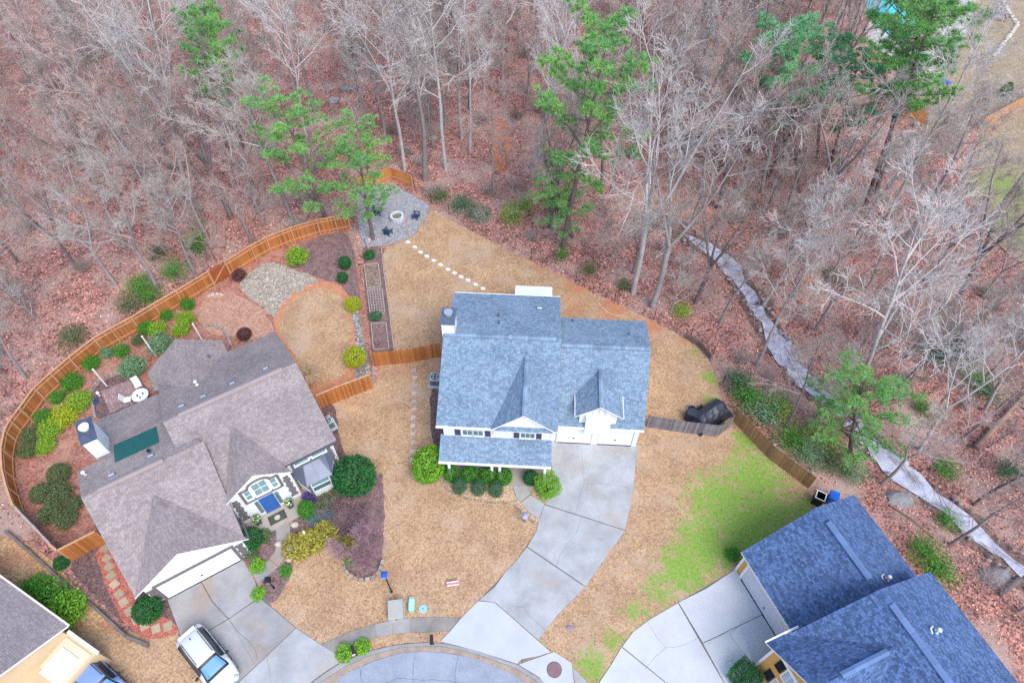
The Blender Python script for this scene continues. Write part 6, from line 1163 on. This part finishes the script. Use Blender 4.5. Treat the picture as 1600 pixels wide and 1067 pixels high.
ug = thing('utility_cover', 'flat mint green round utility lid beside the mint pedestal', 'utility cover', G(661, 951)); obj('lid', MB().cyl((0, 0, 0), .27, .05, 20), M('mint_dark', (.30, .52, .50), rough=.6), ug); obj('lid_grip', MB().bb(-.06, .06, -.015, .015, .05, .065), blackm, ug)
sg = thing('lawn_sign', 'small red and white sign board on the front lawn', 'sign', G(708, 913), R(8)); obj('board', MB().box((0, 0, .22), (.8, .32, .03), rx=.45), M('sign_red', (.48, .18, .20), rough=.6), sg)
for z_ in (-.11, .1): obj('stripe', MB().box((0, z_ * .9, .24 + z_ * .45), (.78, .05, .01), rx=.45), trimw, sg)
for x_ in (-.3, .3): obj('stake', MB().cyl((x_, .08, 0), .015, .3, 6), blackm, sg)
def mailbox(px, rz, label):
    o = thing('mailbox', label, 'mailbox', G(*px), rz); obj('post', MB().box((0, 0, .55), (.1, .1, 1.1)), blackm, o); mb = MB(); prof = [(.1 * math.cos(a), .1 + .1 * math.sin(a)) for a in [math.pi * k / 8 for k in range(9)]] + [(-.1, 0), (.1, 0)]; n = len(prof)
    mb.add([(x, -.3, 1.12 + z) for x, z in prof] + [(x, .25, 1.12 + z) for x, z in prof], [tuple(range(n - 1, -1, -1)), tuple(range(n, 2 * n))] + [(i, (i + 1) % n, n + (i + 1) % n, n + i) for i in range(n)]); bx_ = obj('box', mb, M('mailbox_black', (.02, .022, .028), rough=.35, spec=.5), o); obj('door', MB().bb(-.09, .09, -.315, -.3, 1.13, 1.28), trimw if 'white' in label else blackm, bx_); obj('flag', MB().bb(.1, .115, -.1, .1, 1.25, 1.31), M('flag_red', (.5, .03, .03), rough=.5), bx_); return o
mailbox((557, 1022), R(20), 'black mailbox with white face standing in the green plants by the kerb'); mailbox((677, 1006), R(4), 'black mailbox by the kerb beside the driveway mouth')
def lamp(px, h, label, m1, m2):
    o = thing('lamp_post', label, 'lamp post', G(*px)); obj('pole', MB().cyl((0, 0, 0), .045, h, 10).cyl((0, 0, 0), .09, .2, 10, .05), m1, o); hd = obj('lantern', MB().box((0, 0, h + .2), (.26, .26, .34), taper=1.25), m2, o); obj('lantern_roof', MB().box((0, 0, h + .44), (.42, .42, .14), taper=.3), m2, hd); obj('lantern_glass', MB().box((0, 0, h + .2), (.22, .3, .22)), M('lamp_glass', (.5, .55, .6), rough=.1), hd)
lamp((612, 924), 2.9, 'black lamp post with a bright blue lantern on the front lawn boundary', blackm, M('lantern_blue', (.03, .10, .42), rough=.4)); lamp((428, 918), 1.15, 'short black lamp post in the mulch by the entry walk', blackm, blackm); lamp((820, 815), .7, 'small path lamp beside the curved walk', M('lamp_grey', (.2, .2, .24), rough=.5), M('lamp_purple', (.34, .33, .42), rough=.4))
dr = thing('lawn_debris', 'small purple-grey paver lying on the dry lawn beside the driveway', 'paver', G(891, 981)); obj('stone', MB().blob((0, 0, .03), (.28, .2, .06), rng, 8, 4), M('purple_stone', (.30, .22, .27), rough=.9), dr)
# ------- tarp covered pile, bins
tp = thing('tarp_covered_trailer', 'black tarp draped over a trailer behind the grey fence', 'tarp', G(1107, 652), R(33)); tm = M('black_tarp', (.022, .027, .042), (.04, .048, .07), scale=2, rough=.45, spec=.5); mb = MB(); rr = random.Random(4); nx, ny = 10, 8
for i in range(nx + 1):
    for j in range(ny + 1):
        x, y = -1.6 + 3.2 * i / nx, -.85 + 1.7 * j / ny; e = min(1, min(i, nx - i) / 1.2, min(j, ny - j) / 1.2); mb.v.append((x * (1 + .08 * (1 - e)), y * (1 + .1 * (1 - e)), max(.05, e * (1.25 - abs(y) * .5 + .06 * math.sin(x * 4)) + rr.uniform(-.05, .05))))
mb.f = [(i * (ny + 1) + j, (i + 1) * (ny + 1) + j, (i + 1) * (ny + 1) + j + 1, i * (ny + 1) + j + 1) for i in range(nx) for j in range(ny)]; mb.m = [0] * len(mb.f); obj('tarp', mb, tm, tp)
for s in (-1, 1): obj('wheel', MB().tube([(-.2, s * .78, .3), (-.2, s * .95, .3)], [.3, .3], 16, True), blackm, tp)
obj('hitch', MB().bar((-1.6, 0, .35), (-2.3, .0, .3), .08, .08), blackm, tp)
gl_ = thing('covered_grill', 'square black covered grill beside the tarped trailer', 'grill', G(1080, 655), R(-25)); obj('cover', MB().box((0, 0, .5), (.95, .75, 1.0), taper=.92), tm, gl_); obj('cover_skirt', MB().box((0, 0, .1), (1.05, .85, .2)), blackm, gl_)
hs = thing('hose_reel', 'tangle of black hose and pale hardware next to the tarped trailer', 'hose reel', G(1080, 640)); obj('reel', MB().lathe([(.12, 0), (.26, 0), (.26, .22), (.12, .22)], 16), blackm, hs); obj('hose_coil', MB().tube([(.35 * math.cos(k * .6), .3 * math.sin(k * .6), .05 + .012 * k) for k in range(26)], [.025] * 26, 6), M('hose_grey', (.3, .3, .33), rough=.5), hs)
def wbin(px, rz, label, m1, m2, openl):
    o = thing('wheeled_bin', label, 'bin', G(*px), rz); obj('body', MB().box((0, 0, .5), (.5, .56, 1.0), taper=1.18) if not openl else MB().box((0, -.3, .5), (.6, .03, 1)).box((0, .3, .5), (.6, .03, 1)).box((-.3, 0, .5), (.03, .6, 1)).box((.3, 0, .5), (.03, .6, 1)).box((0, 0, .1), (.58, .58, .05)), m1, o)
    if openl: obj('rim', MB().box((0, -.31, 1.01), (.68, .06, .05)).box((0, .31, 1.01), (.68, .06, .05)).box((-.31, 0, 1.01), (.06, .56, .05)).box((.31, 0, 1.01), (.06, .56, .05)), trimw, o)
    else: obj('lid', MB().box((0, 0, 1.04), (.66, .74, .08), taper=.92), m2, o)
    for s in (-.22, .22): obj('wheel', MB().tube([(s - .03, .32, .12), (s + .03, .32, .12)], [.12, .12], 14, True), blackm, o)
wbin((1275, 784), R(-30), 'open black bin with white rim beside the tan picket fence end', blackm, blackm, True); wbin((1296, 784), R(-25), 'blue wheeled bin half hidden by the slate roof', M('bin_blue', (.02, .12, .55), rough=.4), MATS['bin_blue'], False)
# ------- pool yard things
fr = thing('fire_ring', 'pale stone fire ring in the brown yard below the pool fence', 'fire pit', G(1423, 215))
for k in range(16): a = k * .3927; obj('block', MB().box((.85 * math.cos(a), .85 * math.sin(a), .12), (.3, .22, .26), rz=a + 1.57), rockP, fr)
obj('ash_bed', MB().cyl((0, 0, 0), .76, .08, 18), M('pit_purple', (.22, .17, .18), rough=.95), fr)
rk = thing('stump_seat', 'pale stump seat beside the stone fire ring', 'stump', G(1430, 198)); obj('stump', MB().cyl((0, 0, 0), .35, .45, 12, .32), M('stump_wood', (.5, .42, .36), (.4, .33, .28), scale=6, rough=.9), rk)
ln = thing('lounge_chair', 'blue cushioned lounge chair beside the pool deck', 'lounge chair', G(1473, 130), R(30)); obj('frame', MB().bb(-.35, .35, -.9, .9, .2, .28), M('lounge_grey', (.35, .36, .42), rough=.6), ln); obj('cushion', MB().bb(-.3, .3, -.85, .3, .28, .38), M('lounge_blue', (.05, .12, .45), rough=.8), ln); obj('backrest', MB().box((0, .62, .5), (.6, .75, .1), rx=.7), MATS['lounge_grey'], ln)
for sx in (-.3, .3):
    for sy in (-.8, .8): obj('leg', MB().bb(sx - .03, sx + .03, sy - .03, sy + .03, 0, .2), MATS['lounge_grey'], ln)
so = thing('outdoor_sofa', 'grey outdoor sofa on the stone deck at the frame top', 'sofa', G(1555, 30), R(-20)); sf = M('sofa_grey', (.34, .30, .31), rough=.9); obj('seat', MB().bb(-1.0, 1.0, -.45, .45, .1, .42), sf, so); obj('backrest', MB().bb(-1.0, 1.0, .35, .55, .42, .85), sf, so); obj('armrest', MB().bb(-1.15, -1.0, -.45, .5, .1, .6), sf, so); obj('armrest', MB().bb(1.0, 1.15, -.45, .5, .1, .6), sf, so)
tw = thing('garden_wall', 'row of pale stones edging the pool yard terrace', 'garden wall', G(1560, 80)); o0 = G(1560, 80); TP = GL([(1552, 90), (1570, 65), (1590, 40), (1575, 20), (1562, -5)])
for a, b in zip(TP, TP[1:]):
    n = max(2, int((b - a).length / .7))
    for k in range(n): q = a.lerp(b, (k + .5) / n) - o0; obj('stone', MB().blob((q.x, q.y, .1), (.35, .28, .22), rng, 6, 4), rockP, tw)
tc_ = thing('trailer_frame', 'black metal rack with blue bars in the brush at the frame edge', 'rack', G(1600, 535), R(40))
for k in range(6): obj('rack_bar', MB().bar((-.9 + k * .35, -.8, .5), (-.9 + k * .35, .8, .5), .08, .05), M('rack_blue', (.12, .15, .3), rough=.5) if k % 2 else blackm, tc_)
for s in (-.8, .8): obj('rack_rail', MB().bar((-1.1, s, .44), (1.1, s, .44), .08, .08), blackm, tc_)
for sx in (-1, 1):
    for sy in (-.8, .8): obj('leg', MB().bb(sx - .04, sx + .04, sy - .04, sy + .04, 0, .44), blackm, tc_)

# ---------------------------------------------------------------- cars
def car(px, rz, label, paint, glass):
    o = thing('parked_car', label, 'car', G(*px) + Vector((0, 0, .05)), rz)
    # stations along the length: x, half width at belt, z low, z belt, roof z, roof half width
    ST = [(-2.25, .62, .45, .80, .82, .45), (-2.12, .80, .32, .98, 1.02, .62), (-1.85, .88, .26, 1.02, 1.35, .60), (-1.5, .91, .24, 1.02, 1.56, .60), (-.9, .92, .24, 1.0, 1.63, .62), (-.2, .92, .24, .98, 1.63, .62), (.35, .92, .24, .97, 1.55, .60), (.75, .92, .24, .97, 1.28, .66), (1.12, .91, .24, .97, 1.02, .74), (1.6, .88, .26, .88, .95, .66), (2.0, .78, .32, .76, .82, .52), (2.2, .6, .42, .62, .66, .4)]
    def cat(v0, v1, v2, v3, t): return .5 * (2 * v1 + (v2 - v0) * t + (2 * v0 - 5 * v1 + 4 * v2 - v3) * t * t + (3 * v1 - v0 - 3 * v2 + v3) * t ** 3)
    FS = []
    for i in range(len(ST) - 1):
        q = [ST[max(0, i - 1)], ST[i], ST[i + 1], ST[min(len(ST) - 1, i + 2)]]
        for k in range(3): FS.append(tuple(cat(*[w[j] for w in q], k / 3) for j in range(6)))
    FS.append(ST[-1]); mb = MB(); ring = []
    for x, w, zl_, zb_, zr_, wr in FS:
        half = [(w * .90, zl_), (w * .97, zl_ + .1), (w, (zl_ + zb_) / 2), (w * .985, zb_ - .06), (w * .95, zb_), (wr * .75 + w * .2375, zb_ + (zr_ - zb_) * .35), (wr, zr_ - .06), (wr * .92, zr_ - .015), (wr * .55, zr_ + .012)]
        ring.append([(x, -y, z) for y, z in half] + [(x, 0, zr_ + .022)] + [(x, y, z) for y, z in half[::-1]])
    n = 19; mb.add([p for rr_ in ring for p in rr_], [(i * n + k, (i + 1) * n + k, (i + 1) * n + k + 1, i * n + k + 1) for i in range(len(FS) - 1) for k in range(n - 1)] + [(i * n + n - 1, (i + 1) * n + n - 1, (i + 1) * n, i * n) for i in range(len(FS) - 1)] + [tuple(range(n)), tuple((len(FS) - 1) * n + k for k in range(n - 1, -1, -1))])
    body = obj('body', mb, paint, o, True)
    def patch(i0, i1, ks, off, nm, mt_, sx=.0, sy=1.0):
        idx = list(range(i0, i1 + 1)); vs = [Vector(ring[i][k]) for i in idx for k in ks]; c = sum(vs, Vector()) / len(vs); m = len(ks); off = Vector(off)
        vs = [Vector((v.x, c.y + (v.y - c.y) * sy, c.z + (v.z - c.z) * (sy if m == 2 else 1))) + off for v in vs]
        return obj(nm, MB().add(vs, [(i * m + k, (i + 1) * m + k, (i + 1) * m + k + 1, i * m + k + 1) for i in range(len(idx) - 1) for k in range(m - 1)]), mt_, o, True)
    dkg = M('car_dark_glass', (.02, .03, .045), rough=.06, spec=.8)
    patch(18, 25, list(range(6, 13)), (.006, 0, .010), 'windscreen_trim', blackm, 0, 1.0); patch(19, 24, list(range(6, 13)), (.012, 0, .022), 'windscreen', glass, 0, .92); patch(3, 6, list(range(6, 13)), (-.02, 0, .025), 'rear_window', dkg, 0, .9)
    patch(7, 20, [4, 5, 6], (0, -.012, .008), 'side_window', dkg); patch(7, 20, [12, 13, 14], (0, .012, .008), 'side_window', dkg)
    for s in (-1, 1):
        obj('roof_rail', MB().tube([(-1.5, s * .54, 1.58), (-1.3, s * .54, 1.66), (-.1, s * .54, 1.68), (.2, s * .54, 1.62)], [.018] * 4, 6), blackm, o)
        mr = obj('mirror', MB().blob((.62, s * 1.03, 1.02), (.1, .12, .08), random.Random(1), 8, 5), blackm, o, True)
        for x in (-1.35, 1.25):
            w = obj('wheel', MB().tube([(x, s * .66, .33), (x, s * .88, .33)], [.33, .33], 20, True), M('tyre', (.02, .02, .02), rough=.9), o); obj('rim', MB().tube([(x, s * .875, .33), (x, s * .895, .33)], [.21, .19], 16, True), M('rim_silver', (.5, .5, .52), rough=.3, metal=.8), w)
        obj('headlight', MB().blob((2.0, s * .58, .74), (.16, .16, .08), random.Random(2), 8, 5), M('headlight', (.35, .4, .44), rough=.1, spec=.8), o, True); obj('taillight', MB().blob((-2.1, s * .66, .86), (.08, .14, .12), random.Random(2), 8, 5), M('taillight', (.35, .02, .02), rough=.2), o, True)
    obj('antenna', MB().box((-1.35, 0, 1.69), (.16, .05, .07), taper=.4), blackm, o); obj('grille', MB().bb(2.12, 2.2, -.38, .38, .45, .6), blackm, o); obj('spoiler', MB().box((-1.86, 0, 1.40), (.28, 1.1, .05), ry=.35), paint, o)
    for s in (-1, 1):
        obj('sill', MB().bar((-1.0, s * .9, .3), (.9, s * .9, .3), .06, .12), blackm, o)
        for x in (-.95, -.1, .8): obj('door_seam', MB().bar((x, s * .925, .42), (x, s * .915, .95), .012, .012), blackm, o)
        obj('door_handle', MB().box((-.25, s * .935, .86), (.16, .03, .03)), blackm, o)
    obj('bonnet_seam', MB().bar((1.18, -.7, .985), (1.18, .7, .985), .015, .012), blackm, o)
    obj('wiper', MB().bar((1.02, -.5, 1.1), (.92, .05, 1.17), .025, .02), blackm, o)
    return o
car((332, 1034), R(-42), 'white small hatchback parked on the weathered driveway', M('car_white', (.60, .62, .63), rough=.3, spec=.4), M('windscreen_blue', (.10, .26, .46), rough=.35, spec=.3))
car((165, 1073), R(-33), 'blue car mostly cut off by the lower frame edge', M('car_blue', (.20, .30, .52), rough=.2, spec=.6), MATS['windscreen_blue'])
print('triangles about', sum(len(m.loop_triangles) if m.loop_triangles else sum(len(p.vertices) - 2 for p in m.polygons) for m in bpy.data.meshes))
